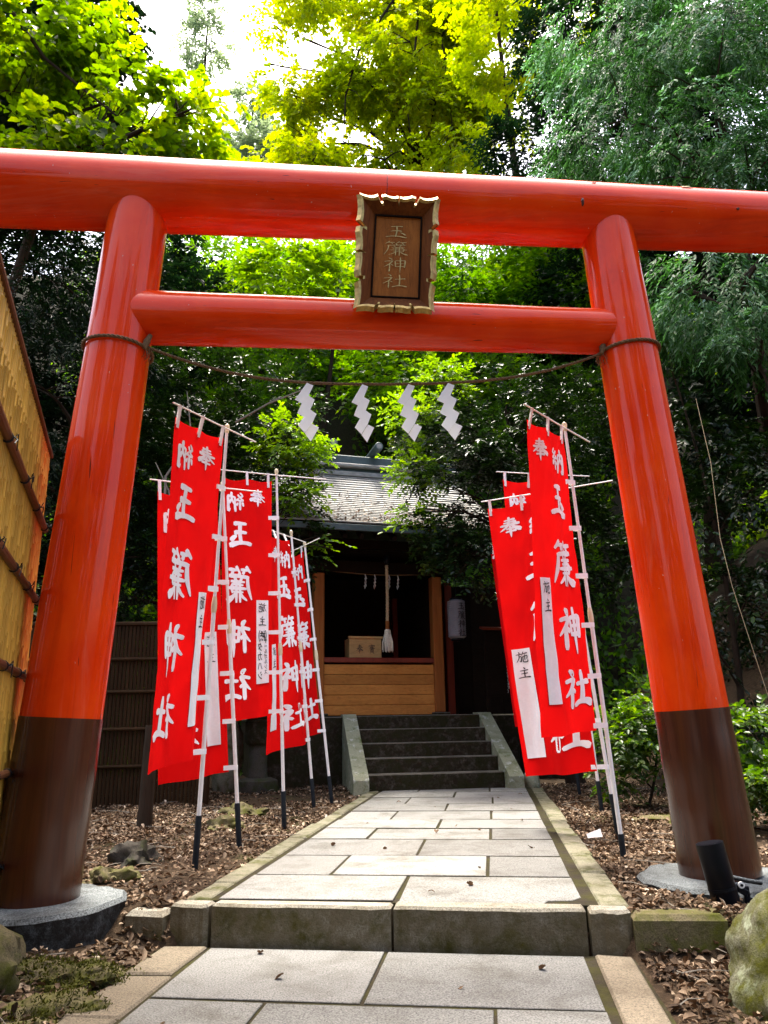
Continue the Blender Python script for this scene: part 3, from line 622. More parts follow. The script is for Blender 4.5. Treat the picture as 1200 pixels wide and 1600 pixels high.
    # tie tabs: three over the crossbar, six along the pole
    for u in (.04, .5, .93):
        a = surf(u, .004); t_ = max(0, min(1, ((a - ra).dot(rb - ra)) / (rb - ra).length_squared)); q = ra.lerp(rb, t_) + fw; s_ = (rb - ra).normalized() * .013
        low = surf(u, .03)
        tb = MB()
        for off in (wn_ * .008, -wn_ * .008):
            tb.add([low + off * .8 - s_, low + off * .8 + s_, q + off + s_ + Vector((0, 0, .006)), q + off - s_ + Vector((0, 0, .006))], [(0, 1, 2, 3)])
        tb.add([q + wn_ * .008 - s_ + Vector((0, 0, .006)), q + wn_ * .008 + s_ + Vector((0, 0, .006)), q - wn_ * .008 + s_ + Vector((0, 0, .006)), q - wn_ * .008 - s_ + Vector((0, 0, .006))], [(0, 1, 2, 3)])
        obj('tie_tab', tb, M['print'], ro)
    for v in (.17, .335, .50, .665, .83, .985):
        a = surf(.93, v, .008); z = a.z + .004; q = at(z); d = (q - a); d.z = 0; dn = d.normalized(); nn_ = Vector((-dn.y, dn.x, 0)); e = q + dn * .019
        hh = Vector((0, 0, .019)); tb = MB()
        for s_ in (1, -1):
            o1 = nn_ * (.004 * s_); o2 = nn_ * (.020 * s_)
            tb.add([a + o1 - hh, q - dn * .012 + o2 - hh, q + dn * .012 + o2 - hh, e - hh, a + o1 + hh, q - dn * .012 + o2 + hh, q + dn * .012 + o2 + hh, e + hh], [(0, 1, 5, 4), (1, 2, 6, 5), (2, 3, 7, 6)])
        obj('tie_tab', tb, M['print'], ro)

# ------------------------------------------------------------------ bamboo fence at the left
FA = Vector((-2.39, 5.06, 0)); FB_ = Vector((-1.655, 2.88, 0)); FD = (FB_ - FA).normalized(); FN = Vector((-FD.y, FD.x, 0)); FN = FN if FN.x > 0 else -FN
fence = thing('bamboo_fence', 'tall yellow bamboo strip fence with dark rails along the left edge', 'fence', (FA + FD * 1.2))
Z = Vector((0, 0, 1))
def strip_mesh(seed):
    rs = random.Random(seed); mb = MB(); zz = [0.0]; z = rs.uniform(.05, .25)
    while z < 2.93:
        zz += [z - .012, z - .004, z + .004, z + .012]; z += rs.uniform(.17, .27)
    zz.append(2.97); rings = []
    for z in zz:
        node = any(abs(z - q) < .005 for q in zz[2::4] + zz[3::4]) and 0 < z < 2.95
        r = .0205 + (.0045 if node else 0)
        rings.append([FD * (math.cos(a) * min(r, .0222)) + FN * (math.sin(a) * r * .95) + Z * z for a in (math.pi * k / 5 for k in range(6))])
    vs = [p for r in rings for p in r]; fs = [(i * 6 + k, i * 6 + k + 1, (i + 1) * 6 + k + 1, (i + 1) * 6 + k) for i in range(len(zz) - 1) for k in range(5)]
    me = bpy.data.meshes.new('bamboo_strip'); me.from_pydata([tuple(p) for p in vs], [], fs); me.materials.append(M['bamboo'])
    me.polygons.foreach_set('use_smooth', [True] * len(fs)); me.update(); return me
SM = [strip_mesh(i) for i in range(9)]
for k in range(60):
    o = link_mesh('bamboo_strip', SM[(k * 7 + k // 5) % 9], fence); o.location = FA + FD * (.024 + .0462 * k) + Z * .03 - ORG[fence.name]
fl = 2.80
for z in (.42, .90, 1.46, 1.97, 2.47):
    obj('rail', log(FA + FN * .034 + Z * z, FA + FD * fl + FN * .034 + Z * (z + .01), .021, .024, 10, 14, .003, z), M['rail'], fence, True)
cm = MB(); rot = FD.to_track_quat('X', 'Z').to_matrix()
cm.box(FA + FD * (fl / 2) + Z * 3.02, (fl + .06, .07, .03), rot, .012); obj('top_cap', cm, M['rail'], fence)
obj('end_post', log(FA - FD * .035 - FN * .03 + Z * -.1, FA - FD * .035 - FN * .03 + Z * 3.0, .034, .032, 14, 10, .003), M['bamboo'], fence, True)
rs = random.Random(11)
for z in (.42, .90, 1.46, 1.97, 2.47):
    for d in (.12, .62, 1.22, 1.85):
        c = FA + FD * (d + rs.uniform(-.04, .04)) + FN * .034 + Z * z; mb = MB()
        for e in (-.007, .007): mb.tube([c + FD * e + FN * (math.cos(a) * .026) + Z * (math.sin(a) * .026) for a in (2 * math.pi * i / 12 for i in range(13))], .003, 5)
        for q in range(3):
            a = c + FN * .03; mb.tube([a, a + FN * .015 + FD * rs.uniform(-.03, .03) + Z * rs.uniform(-.01, .03), a + FN * .01 + FD * rs.uniform(-.05, .05) + Z * rs.uniform(-.06, .02)], .0028, 4)
        obj('twine_tie', mb, M['socket'], fence, True)
# dark fence at the back left
bf = thing('back_fence', 'dark weathered bamboo fence behind the left banners', 'fence', (-3.6, 10.1, .1))
b0, b1 = Vector((-5.6, 9.95, 0)), Vector((-2.35, 10.25, 0)); bd = (b1 - b0).normalized(); bnn = Vector((bd.y, -bd.x, 0))
sm = MB(); n = 68
for k in range(n): sm.tube([b0 + bd * (3.26 * k / (n - 1)) + Z * .1, b0 + bd * (3.26 * k / (n - 1)) + Z * (2.44 + .01 * (k % 3))], .0235, 6)
o = obj('bamboo_strip', sm, M['bamboo_dark'], bf, True); o['kind'] = 'stuff'
for z in (.65, 1.11, 1.58, 2.0): obj('rail', log(b0 + bnn * .04 + Z * z, b1 + bnn * .04 + Z * z, .022, .022, 8, 8), M['bamboo_dark'], bf, True)
rot = bd.to_track_quat('X', 'Z').to_matrix(); obj('top_cap', MB().box((b0 + b1) / 2 + Z * 2.47, (3.35, .09, .05), rot, .01), M['bamboo_dark'], bf)
for q in (b0, b1): obj('end_post', log(q + Z * 0, q + Z * 2.5, .05, .05, 12, 6), M['bamboo_dark'], bf, True)

# ------------------------------------------------------------------ shrine building
SY = R(16.3); E1 = Vector((math.cos(SY), math.sin(SY), 0)); E2 = Vector((-math.sin(SY), math.cos(SY), 0)); S0 = Vector((-.13, 13.2, 0)); SR = Matrix.Rotation(SY, 3, 'Z')
def sp(x, y, z): return S0 + E1 * x + E2 * y + Z * z
def sbox(mb, x, y, z, dx, dy, dz, bev=0.0, pitch=0.0):
    r = SR @ Matrix.Rotation(pitch, 3, 'X'); return mb.box(sp(x, y, z), (dx, dy, dz), r, bev)
plat = MB(); sbox(plat, .75, 2.0, .66, 5.4, 4.7, 1.16, .02)
o = obj('stone_platform', plat, M['stair'], None, org=sp(.75, 2, .1)); tag(o, 'dark mossy stone platform carrying the shrine behind the stairs', 'platform')
shr = thing('shrine_building', 'small wooden shrine hall with grey shingled roof at the end of the path', 'shrine', sp(0, 1.2, 1.24))
FL = 1.242
for k in range(5):
    obj('wall_board', sbox(MB(), 0, -.02 + .004 * (k % 2), FL + .012 + .168 * k + .084, 1.96, .05, .163, .006), M['cedar'], shr)
obj('front_rail', sbox(MB(), 0, -.01, 2.165, 2.02, .13, .085, .008), M['redpost'], shr)
for x, m in ((-1.07, 'cedar_post'), (1.07, 'cedar_post')):
    p = obj('front_pillar', sbox(MB(), x, 0, 2.47, .185, .185, 2.36, .014), M[m], shr)
    obj('post_stone', sbox(MB(), x, 0, FL + .024, .30, .30, .048, .012), M['stair'], p)
for x, y in ((1.50, .55), (-1.6, .6), (-1.07, 2.5), (1.07, 2.5)): obj('rear_pillar', sbox(MB(), x, y, 2.45, .14, .14, 2.40, .01), M['redpost'], shr)
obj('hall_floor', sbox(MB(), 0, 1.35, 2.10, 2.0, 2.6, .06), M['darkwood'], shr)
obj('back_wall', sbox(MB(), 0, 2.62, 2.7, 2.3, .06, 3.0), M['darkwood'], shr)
for x in (-1.12, 1.12):
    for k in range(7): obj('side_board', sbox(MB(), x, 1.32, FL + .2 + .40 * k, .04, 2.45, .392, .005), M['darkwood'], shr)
for k in range(6): obj('annex_board', sbox(MB(), 1.62 + .30 * k, .85, 2.45, .294, .04, 2.40, .005), M['darkwood'], shr)
for k in range(3): obj('annex_board', sbox(MB(), -1.45 - .30 * k, .85, 2.45, .294, .04, 2.40, .005), M['darkwood'], shr)
obj('lintel', sbox(MB(), 0, 0, 3.78, 3.3, .14, .20, .01), M['darkwood'], shr)
obj('eave_beam', sbox(MB(), 0, -.40, 4.10, 4.0, .13, .16, .01), M['darkwood'], shr)
obj('ceiling', sbox(MB(), 0, 1.1, 4.02, 3.9, 2.7, .04), M['darkwood'], shr)
def rz(y):                                   # upper face of the front slope
    t = (y + 1.13) / 2.43; return 4.28 + 1.62 * t - .10 * math.sin(math.pi * t)
NC = 24
for k in range(NC):
    y0, y1 = -1.13 + 2.43 * k / NC, -1.13 + 2.43 * (k + 1) / NC; ym = (y0 + y1) / 2
    pit = math.atan2(rz(y1) - rz(y0), y1 - y0); ln = math.hypot(y1 - y0, rz(y1) - rz(y0))
    obj('roof_course', sbox(MB(), 0, ym, rz(ym) + .012, 4.3 + random.uniform(-.008, .008), ln * 1.22, .026, .004, pit - .17), M['roof'], shr)
rd = MB()
prof = [(-1.10 + 2.40 * i / 10) for i in range(11)]
vs = [sp(x, y, rz(y) - o_) for o_ in (.02, .15) for x in (-2.12, 2.12) for y in prof]; fs = []
for i in range(10): fs += [(i, i + 1, 12 + i, 11 + i), (22 + i, 33 + i, 34 + i, 23 + i), (i, 22 + i, 23 + i, i + 1), (11 + i, 12 + i, 34 + i, 33 + i)]
fs += [(0, 11, 33, 22), (10, 32, 43, 21)]; rd.add(vs, fs); obj('roof_deck', rd, M['darkwood'], shr)
obj('back_slope', sbox(MB(), 0, 2.45, 5.05, 4.3, 2.8, .12, 0, -.60), M['roof'], shr)
obj('eave_board', sbox(MB(), 0, -1.135, rz(-1.13) - .075, 4.26, .05, .11, .008), M['copper'], shr)
for k in range(15): obj('rafter', sbox(MB(), -1.96 + .28 * k, -.50, rz(-.5) - .20, .07, 1.30, .075, 0, .56), M['darkwood'], shr)
for x in (-2.13, 2.13):
    mb = MB(); vs = [sp(x + s_, y, rz(y) + o_) for s_ in (-.03, .03) for o_ in (-.17, .035) for y in prof]; fs = []
    for i in range(10): fs += [(i, i + 1, 12 + i, 11 + i), (22 + i, 33 + i, 34 + i, 23 + i), (11 + i, 12 + i, 34 + i, 33 + i), (i, 22 + i, 23 + i, i + 1)]
    fs += [(0, 11, 33, 22), (10, 32, 43, 21)]; mb.add(vs, fs); obj('barge_board', mb, M['darkwood'], shr)
obj('ridge_base', sbox(MB(), 0, 1.36, 5.93, 4.2, .34, .10, .012), M['roof'], shr)
obj('ridge_neck', sbox(MB(), 0, 1.36, 6.015, 4.1, .20, .09, .0), M['copper'], shr)
obj('ridge_cover', sbox(MB(), 0, 1.36, 6.10, 4.3, .42, .07, .015), M['roof'], shr)
rg = obj('ridge_beam', sbox(MB(), 0, 1.36, 6.235, 4.4, .26, .19, .02), M['copper'], shr)
for x in (-1.35, -.62, .30, 1.2):
    a, b = sp(x, .82, 6.42), sp(x, 1.9, 6.42); d = (b - a).normalized(); lg = MB().tube([a, a + d * .012, b - d * .012, b], [.075, .085, .085, .075], 18)
    l = obj('ridge_log', lg, M['copper'], shr, True)
    obj('end_ring', MB().tube([a - d * .006, a + d * .004], [.055, .055], 18), M['roof'], l); 
# things in and around the hall
ob = thing('offering_box', 'pale wooden offering box with two black characters on the shrine floor', 'offering box', sp(-.19, .36, 2.14))
sb = lambda n, x, y, z, dx, dy, dz, m=M['boxwood'], bev=.004: obj(n, sbox(MB(), x, y, z, dx, dy, dz, bev), m, ob)
fb = sb('front_panel', -.19, .20, 2.36, .58, .03, .40); sb('back_panel', -.19, .52, 2.36, .58, .03, .40)
for x in (-.465, .085): sb('side_panel', x, .36, 2.36, .03, .288, .40)
sb('rim', -.19, .185, 2.575, .62, .06, .035)
for k in range(5): sb('lid_slat', -.19, .25 + .06 * k, 2.555, .52, .022, .022)
im = MB()
for k, ch in enumerate('奉賽'): glyph(im, ch, lambda x, y, h, k=k: sp(-.19 + (-.17 if k == 0 else .05) + .125 * x, .184 - h, 2.455 - .15 * y), weight=1.1, lift=.002)
obj('lettering', im, M['ink'], fb)
br = thing('bell_rope', 'thick twisted rope with a pale tassel hanging in front of the shrine', 'bell rope', sp(.06, -.36, 2.28))
obj('bell', MB().lathe([(.008, 3.95), (.03, 3.94), (.05, 3.90), (.05, 3.86), (.055, 3.855), (.055, 3.84), (.048, 3.835), (.036, 3.80), (.012, 3.78)], sp(.06, -.36, 0), 18).tube([sp(.06, -.36, 3.94), sp(.06, -.36, 4.03)], .006, 6), M['black'], br, True)
obj('rope', twisted([sp(.06, -.36, 3.76), sp(.065, -.36, 3.2), sp(.055, -.36, 2.78)], .028, 6, res=.02), M['straw_pale'], br, True, sharp=80)
obj('handle', MB().lathe([(.026, 2.80), (.034, 2.79), (.034, 2.64), (.026, 2.63)], sp(.055, -.36, 0), 14), M['cedar_post'], br, True)
tm = MB(); rs = random.Random(5); tm.lathe([(.03, 2.66), (.05, 2.64), (.055, 2.60), (.045, 2.58)], sp(.055, -.36, 0), 14)
for k in range(46):
    a = rs.uniform(0, 6.28); r0 = rs.uniform(.01, .045); r1 = r0 * 1.7 + .01; c = sp(.055, -.36, 0)
    tm.tube([c + Vector((math.cos(a) * r0, math.sin(a) * r0, 2.60)), c + Vector((math.cos(a) * r1, math.sin(a) * r1, 2.45)), c + Vector((math.cos(a + .15) * r1 * 1.05, math.sin(a + .15) * r1 * 1.05, rs.uniform(2.27, 2.32)))], [.009, .009, .006], 5)
obj('tassel', tm, simple('tassel_thread', (.62, .57, .45), .9, .2, 50, .003), br, True)
ir = obj('inner_rope', twisted([sp(-.97 + 1.94 * i / 12, -.05, 3.70 - .05 * math.sin(math.pi * i / 12)) for i in range(13)], .011, 8, res=.03, n=4), M['straw_dark'], None, True, org=sp(0, -.05, 3.66), sharp=80); tag(ir, 'thin straw rope strung under the lintel inside the shrine', 'rope')
for x, l in ((-.25, 'leftmost small white zigzag paper inside the shrine above the offering box'), (-.08, 'second small white zigzag paper inside the shrine left of the bell rope'), (.185, 'small white zigzag paper inside the shrine partly behind the bell rope'), (.345, 'rightmost small white zigzag paper inside the shrine right of the bell rope')):
    shide(sp(x, -.075, 3.655), .00074, SY + .2, 'small_streamer', l, 'small paper streamers inside the shrine', .85, -1)
lt = thing('paper_lantern', 'dim white cylindrical paper lantern with black characters right of the shrine pillar', 'lantern', sp(1.40, -.16, 2.53))
LC = sp(1.40, -.16, 0); pr = [(.10, 2.53), (.145, 2.56)]
for i in range(17): z = 2.58 + .60 * i / 16; pr += [(.160, z), (.154, z + .019)]
pr += [(.145, 3.20), (.10, 3.23)]
lb = obj('paper_body', MB().lathe(pr, LC, 28), M['lantern'], lt, True)
for z in (2.525, 3.235): obj('rim', MB().lathe([(.10, z - .02), (.112, z - .018), (.112, z + .018), (.10, z + .02)], LC, 22), M['black'], lt)
obj('hanger', MB().tube([LC + Z * 3.25, LC + Z * 3.6, LC + Z * 4.05], .006, 6), M['black'], lt)
im = MB()
for k, ch in enumerate('玉簾神社'): 
    def lf(x, y, h, k=k):
        a = R(-62) + (x - .5) * .95; r_ = .165 + h; return LC + Vector((math.cos(a) * r_, math.sin(a) * r_, 3.16 - .155 * k - .135 * y))
    glyph(im, ch, lf, weight=1.25, lift=.002)
obj('lettering', im, M['ink'], lb)
sg = thing('notice_board', 'dark notice board with a column of white writing beside the shrine', 'notice board', sp(2.02, -.62, .2))
obj('panel', sbox(MB(), 2.02, -.62, 2.08, .62, .035, 1.10, .006), M['darkwood'], sg)
obj('roof_strip', sbox(MB(), 2.02, -.64, 2.67, .74, .16, .035, .006, .25), M['redpost'], sg)
for x in (1.74, 2.30): obj('leg', sbox(MB(), x, -.595, 1.36, .055, .05, 2.44, .006), M['darkwood'], sg)
im = MB(); font_strokes(im, '一拝（もう一度深くおじぎをします）', lambda x, y, h: sp(2.08 + .062 * x, -.6385 - h, 2.60 - y), .060, (1,), .002); obj('lettering', im, M['print_dim'], sg)

# ------------------------------------------------------------------ stone stairs
TYW = R(9.0); Q1 = Vector((math.cos(TYW), math.sin(TYW), 0)); Q2 = Vector((-math.sin(TYW), math.cos(TYW), 0)); T0_ = Vector((.70, 11.50, 0)); QR = Matrix.Rotation(TYW, 3, 'Z')
def qp(x, y, z): return T0_ + Q1 * x + Q2 * y + Z * z
stairs = thing('stone_stairs', 'five stone steps between sloping mossy side stones leading up to the shrine', 'stairs', qp(0, 0, .1))
zt = [.1, .420, .630, .835, 1.040, 1.246]
for i in range(5):
    d = .42 if i < 4 else .62
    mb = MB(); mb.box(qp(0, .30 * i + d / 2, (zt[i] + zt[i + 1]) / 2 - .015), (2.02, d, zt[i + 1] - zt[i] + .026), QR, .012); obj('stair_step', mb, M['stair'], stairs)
for s_ in (-1, 1):
    x0, x1 = (1.015, 1.235) if s_ > 0 else (-1.235, -1.015)
    side = [(-.20, .10), (-.20, .36), (-.16, .40), (1.32, 1.27), (1.62, 1.275), (1.62, .10)]; n = len(side)
    mb = MB(); mb.add([qp(x, y, z) for x in (x0, x1) for y, z in side], [tuple(range(n - 1, -1, -1)), tuple(range(n, 2 * n))] + [(i, (i + 1) % n, n + (i + 1) % n, n + i) for i in range(n)])
    obj('side_stone', mb, M['cheek'], stairs)

# ------------------------------------------------------------------ rocks, posts and small things
def rock(name, label, cat, c, rad, m, seed, rough=.22, sub=3, group=None, rz_=0):
    bm = bmesh.new(); bmesh.ops.create_icosphere(bm, subdivisions=sub, radius=1); mb = MB(); ix = {}
    rot = Matrix.Rotation(rz_, 3, 'Z')
    for i, v in enumerate(bm.verts):
        p = v.co.copy(); q = p * 1.3 + Vector((seed * 3.7, seed, 0)); d = 1 + rough * noise.noise(q) * 1.5 - rough * .35 * abs(noise.noise(q * 1.7 + Vector((5, 2, 1)))) + rough * .5 * noise.noise(q * 3.1) + rough * .3 * noise.noise(q * 7.5) + rough * .16 * noise.noise(q * 17)
        p = rot @ Vector((p.x * rad[0] * d, p.y * rad[1] * d, p.z * rad[2] * d)); mb.v.append(tuple(p + Vector(c)))
    for f in bm.faces: mb.f.append(tuple(v.index for v in f.verts)); mb.m.append(0)
    bm.free(); o = obj(name, mb, m, None, True, org=(c[0], c[1], c[2] - rad[2] * .6), sharp=50); tag(o, label, cat, group); return o
rock('boulder', 'large pale boulder with lichen and moss in the bottom right corner', 'boulder', (1.95, 3.54, .0), (.54, .44, .49), M['boulder'], 6, .13, 5)
rock('boulder', 'mossy yellow green rock cut off by the bottom left edge', 'boulder', (-2.02, 3.84, .06), (.36, .30, .27), M['mossrock'], 2, .2, 4)
rock('moss_mound', 'low mossy stone lump in front of the left stone base', 'rock', (-1.58, 4.03, -.05), (.36, .20, .12), M['mossrock'], 3, .42, 5)
rock('moss_mound', 'flat mossy stone below the larger mossy lump at bottom left', 'rock', (-1.50, 3.58, -.06), (.30, .17, .10), M['mossrock'], 8, .42, 5, None, .3)
rock('rock', 'brown rounded rock behind the left stone base', 'rock', (-1.80, 5.28, .17), (.18, .14, .10), M['mossrock'], 4, .45, 4)
rock('rock', 'dark rock lying in the leaves left of the frontmost banner pole', 'rock', (-1.88, 6.0, .16), (.19, .17, .13), M['darkrock'], 5, .5, 4)
rock('rock', 'green mossy rock beside the second left banner pole', 'rock', (-1.62, 7.85, .16), (.20, .15, .10), M['mossrock'], 6, .5, 4)
rock('rock', 'mossy rock between the second and third left banner poles', 'rock', (-1.58, 8.9, .17), (.24, .2, .13), M['mossrock'], 7, .5, 4)
rock('rock', 'tall rough grey rock standing behind the left banners', 'rock', (-2.42, 12.0, .6), (.22, .2, .75), M['kerb'], 9, .3)
rock('rock', 'pale rounded stone at the foot of the right stair side stone', 'rock', (2.10, 11.75, .26), (.13, .14, .18), M['cheek'], 10, .15)
rock('moss_mound', 'patch of green moss on a flat stone near the right torii pillar', 'rock', (2.62, 7.85, .17), (.34, .22, .06), M['mossrock'], 12, .25)
stk = obj('wooden_stake', log((-2.42, 7.98, .1), (-2.40, 7.98, 1.15), .075, .07, 12, 8, .006), M['bark'], None, True, org=(-2.42, 7.98, .1)); tag(stk, 'short dark wooden stake in the leaves below the left banners', 'stake')
sl_ = thing('stone_lantern', 'squat dark mossy stone lantern between the left banners', 'stone lantern', (-1.94, 11.8, .18))
LQ = (-1.94, 11.8, 0)
obj('foot', MB().lathe([(.30, .15), (.32, .2), (.30, .34), (.2, .38)], LQ, 14), M['darkrock'], sl_, True)
obj('shaft', MB().lathe([(.15, .37), (.135, .6), (.15, .86)], LQ, 14), M['darkrock'], sl_, True)
obj('drum', MB().lathe([(.18, .85), (.21, .9), (.21, 1.18), (.18, 1.22)], LQ, 14), M['stair'], sl_, True)
obj('cap', MB().lathe([(.1, 1.21), (.36, 1.24), (.38, 1.29), (.2, 1.42), (.06, 1.5), (.02, 1.56)], LQ, 14), M['darkrock'], sl_, True)
spt = thing('garden_spotlight', 'black cylindrical garden spotlight beside the right torii pillar', 'spotlight', (1.80, 4.50, .16))
a = Vector((1.815, 4.50, .17)); b = Vector((1.765, 4.51, .475)); d = (b - a).normalized()
obj('housing', MB().tube([a, a + d * .01, b, b + d * .002, b - d * .05], [.066, .073, .073, .063, .061], 26), M['black'], spt, True)
obj('cooling_band', MB().tube([a + d * .07, a + d * .085], [.0755, .0755], 26), M['black'], spt)
obj('bracket', MB().box((1.905, 4.53, .235), (.10, .022, .035), Matrix.Rotation(.5, 3, 'Y'), .004).box((1.945, 4.535, .17), (.03, .022, .16), None, .004), M['black'], spt)
kn = obj('pivot_washer', MB().tube([(1.905, 4.50, .262), (1.905, 4.49, .262)], [.017, .017], 16), M['white'], spt); obj('bolt', MB().tube([(1.905, 4.491, .262), (1.905, 4.483, .262)], [.008, .007], 10), M['black'], kn)
obj('pipe', MB().tube([(1.88, 4.56, .29), (1.97, 4.56, .27), (2.06, 4.60, .25)], [.012] * 3, 10), M['base'], spt, True)
cb = obj('cable', MB().tube([(1.83, 4.47, .17), (1.90, 4.36, .155), (1.98, 4.33, .17), (2.02, 4.45, .19)], .007, 6), M['black'], spt, True)
pp = MB(); pp.add([(1.60, 6.58, .215), (1.70, 6.50, .235), (1.73, 6.66, .275), (1.63, 6.74, .225)], [(0, 1, 2, 3)]); o = obj('paper_scrap', pp, M['paper'], None, org=(1.65, 6.6, .2)); tag(o, 'torn white paper scrap lying in the leaves right of the path', 'paper scrap')
wr = obj('hanging_cable', MB().tube([(4.05, 9.0, 5.1), (4.08, 8.9, 4.2), (4.02, 8.8, 3.2), (4.06, 8.75, 2.6), (4.2, 8.7, 1.7), (4.3, 8.7, 1.15)], .0032, 6), M['straw_pale'], None, True, org=(4.1, 8.8, 1.2)); tag(wr, 'thin white cable hanging down the dark slope right of the torii', 'cable')

# ------------------------------------------------------------------ leaves and trees
def leaf_mesh(name, P, D, Nn, L, W, mat, shape='r4', fold=.25):
    """one mesh of small folded leaves: base points, directions, face normals, lengths, widths"""
    n = len(P); D = D / np.linalg.norm(D, axis=1)[:, None]; S = np.cross(D, Nn); S /= (np.linalg.norm(S, axis=1)[:, None] + 1e-9); U = np.cross(S, D)
    L = L[:, None]; W = W[:, None]
    if shape == 'r4':
        V = np.stack([P, P + D * L * .45 + S * W * .5 + U * W * fold, P + D * L, P + D * L * .45 - S * W * .5 + U * W * fold], 1); k = 4; F = np.array([[0, 1, 2, 3]])
    else:
        V = np.stack([P, P + D * L * .28 + S * W * .42 + U * W * fold * .8, P + D * L * .66 + S * W * .44 + U * W * fold, P + D * L, P + D * L * .66 - S * W * .44 + U * W * fold, P + D * L * .28 - S * W * .42 + U * W * fold * .8], 1); k = 6; F = np.array([[0, 1, 2, 3], [0, 3, 4, 5]])
    co = V.reshape(-1, 3).astype(np.float32); idx = (np.arange(n)[:, None, None] * k + F[None]).reshape(-1).astype(np.int32); nf = n * len(F)
    me = bpy.data.meshes.new(name); me.vertices.add(len(co)); me.vertices.foreach_set('co', co.ravel()); me.loops.add(len(idx)); me.loops.foreach_set('vertex_index', idx)
    me.polygons.add(nf); me.polygons.foreach_set('loop_start', np.arange(0, nf * 4, 4, dtype=np.int32))
    me.update(calc_edges=True); me.materials.append(mat); return me
def unit(n):
    v = RNG.normal(size=(n, 3)); return v / np.linalg.norm(v, axis=1)[:, None]
def wob(p, f):
    return (np.sin(p[:, 0] * f + 1.3) * np.cos(p[:, 1] * f * 1.1 + .4) + np.sin(p[:, 2] * f * 1.3 + p[:, 0] * f * .6) + np.cos(p[:, 1] * f * .7 - p[:, 2] * f)) / 3
def spray(lobes, dens, tl, k, L, W, droop=.15, gap=-.25, gf=1.6, spread=.8, flat=.35, shell=.5):
    """leafy twigs in the outer part of each lobe; clumps and holes come from a low-frequency field"""
    C_ = []; O_ = []
    for x, y, z, r in lobes:
        n = int(dens * r * r); d = unit(n); d[:, 2] *= .9; rr = r * (shell + (1 - shell) * RNG.random(n) ** .5) * (1 + .16 * wob(d * 3 + x, 2.3))
        C_.append(np.array([x, y, z]) + d * rr[:, None]); O_.append(d)
    C_ = np.concatenate(C_); O_ = np.concatenate(O_); m = wob(C_, gf) + .5 * wob(C_ + 7, gf * 2.7) > gap; C_ = C_[m]; O_ = O_[m]; n = len(C_)
    T = O_ * [1, 1, flat] + unit(n) * .55; T[:, 2] -= droop; T /= np.linalg.norm(T, axis=1)[:, None]
    UP = np.array([0, 0, 1.0]); Sd = np.cross(T, UP + unit(n) * .25); Sd /= np.linalg.norm(Sd, axis=1)[:, None] + 1e-9; Nn = np.cross(Sd, T)
    t = (np.arange(k) + .5) / k; sg = np.where(np.arange(k) % 2 == 0, 1.0, -1.0)
    tl = tl * (.7 + .6 * RNG.random(n)); P = C_[:, None] + T[:, None] * (tl[:, None] * t[None])[..., None] - np.array([0, 0, 1.0]) * (droop * tl[:, None] * t[None] ** 2)[..., None]
    D = T[:, None] * .75 + Sd[:, None] * (sg * spread)[None, :, None] + RNG.normal(size=(n, k, 3)) * .28; D[..., 2] -= droop * .8
    NN = np.repeat(Nn[:, None], k, 1) + RNG.normal(size=(n, k, 3)) * .30
    P = P.reshape(-1, 3); s_ = .7 + .6 * RNG.random(len(P)); return P, D.reshape(-1, 3), NN.reshape(-1, 3), L * s_, W * s_
NLEAF = [0]
def crown(parent, name, mat, shape, *a, **k):
    S_ = spray(*a, **k); NLEAF[0] += len(S_[0]); off = np.array(ORG[parent.name]) if parent else 0
    me = leaf_mesh(name, S_[0] - off, *S_[1:], mat, shape); o = link_mesh(name, me, parent); return o
def tree(name, label, cat, base, lobes, mat, shape, group=None, trunk=.14, tips=None, tipmat=None, bare=0, **k):
    gz = float(height(base[0], base[1])) - .1; b = Vector((base[0], base[1], gz)); t = thing(name, label, cat, b, group); rs = random.Random(len(NMS)); NMS.append(name)
    top = max(lobes, key=lambda l: l[2]); tp = Vector(top[:3]); mb = MB()
    mid = b.lerp(tp, .5) + Vector((rs.uniform(-.2, .2), rs.uniform(-.2, .2), 0)) * 1.5; pts = []
    for i in range(9):
        s_ = i / 8; pts.append((b * (1 - s_) + mid * s_) * (1 - s_) + (mid * (1 - s_) + tp * s_) * s_)
    mb.tube(pts, [trunk * (1.25 if i == 0 else 1) * (1 - .8 * i / 8) for i in range(9)], 10)
    for l in lobes + (tips or []):
        q = Vector(l[:3]); j = min(pts[1:8], key=lambda p: (p - q).length + max(0, p.z - q.z + .2) * 2); i = pts.index(j); c = j.lerp(q, .55) + Vector((0, 0, (q - j).length * .12)); rr = trunk * (1 - .8 * i / 8) * .6
        LB = [j, j.lerp(c, .5) + Vector((0, 0, .03)), c, q]; mb.tube(LB, [rr, rr * .75, rr * .5, rr * .12], 6)
        for _ in range(4):
            e = q + Vector((rs.gauss(0, 1), rs.gauss(0, 1), rs.gauss(0, .7))).normalized() * l[3] * .95; s0 = c.lerp(q, rs.random()); mb.tube([s0, s0.lerp(e, .5) + Vector((0, 0, .08 * l[3])), e], [rr * .3, rr * .2, rr * .06], 5)
    obj('trunk', mb, M['bark'], t, True); crown(t, 'crown', mat, shape, lobes, **k)
    if tips: crown(t, 'young_growth', tipmat, shape, tips, **{**k, 'gap': -.6, 'shell': .2})
    return t
NMS = []
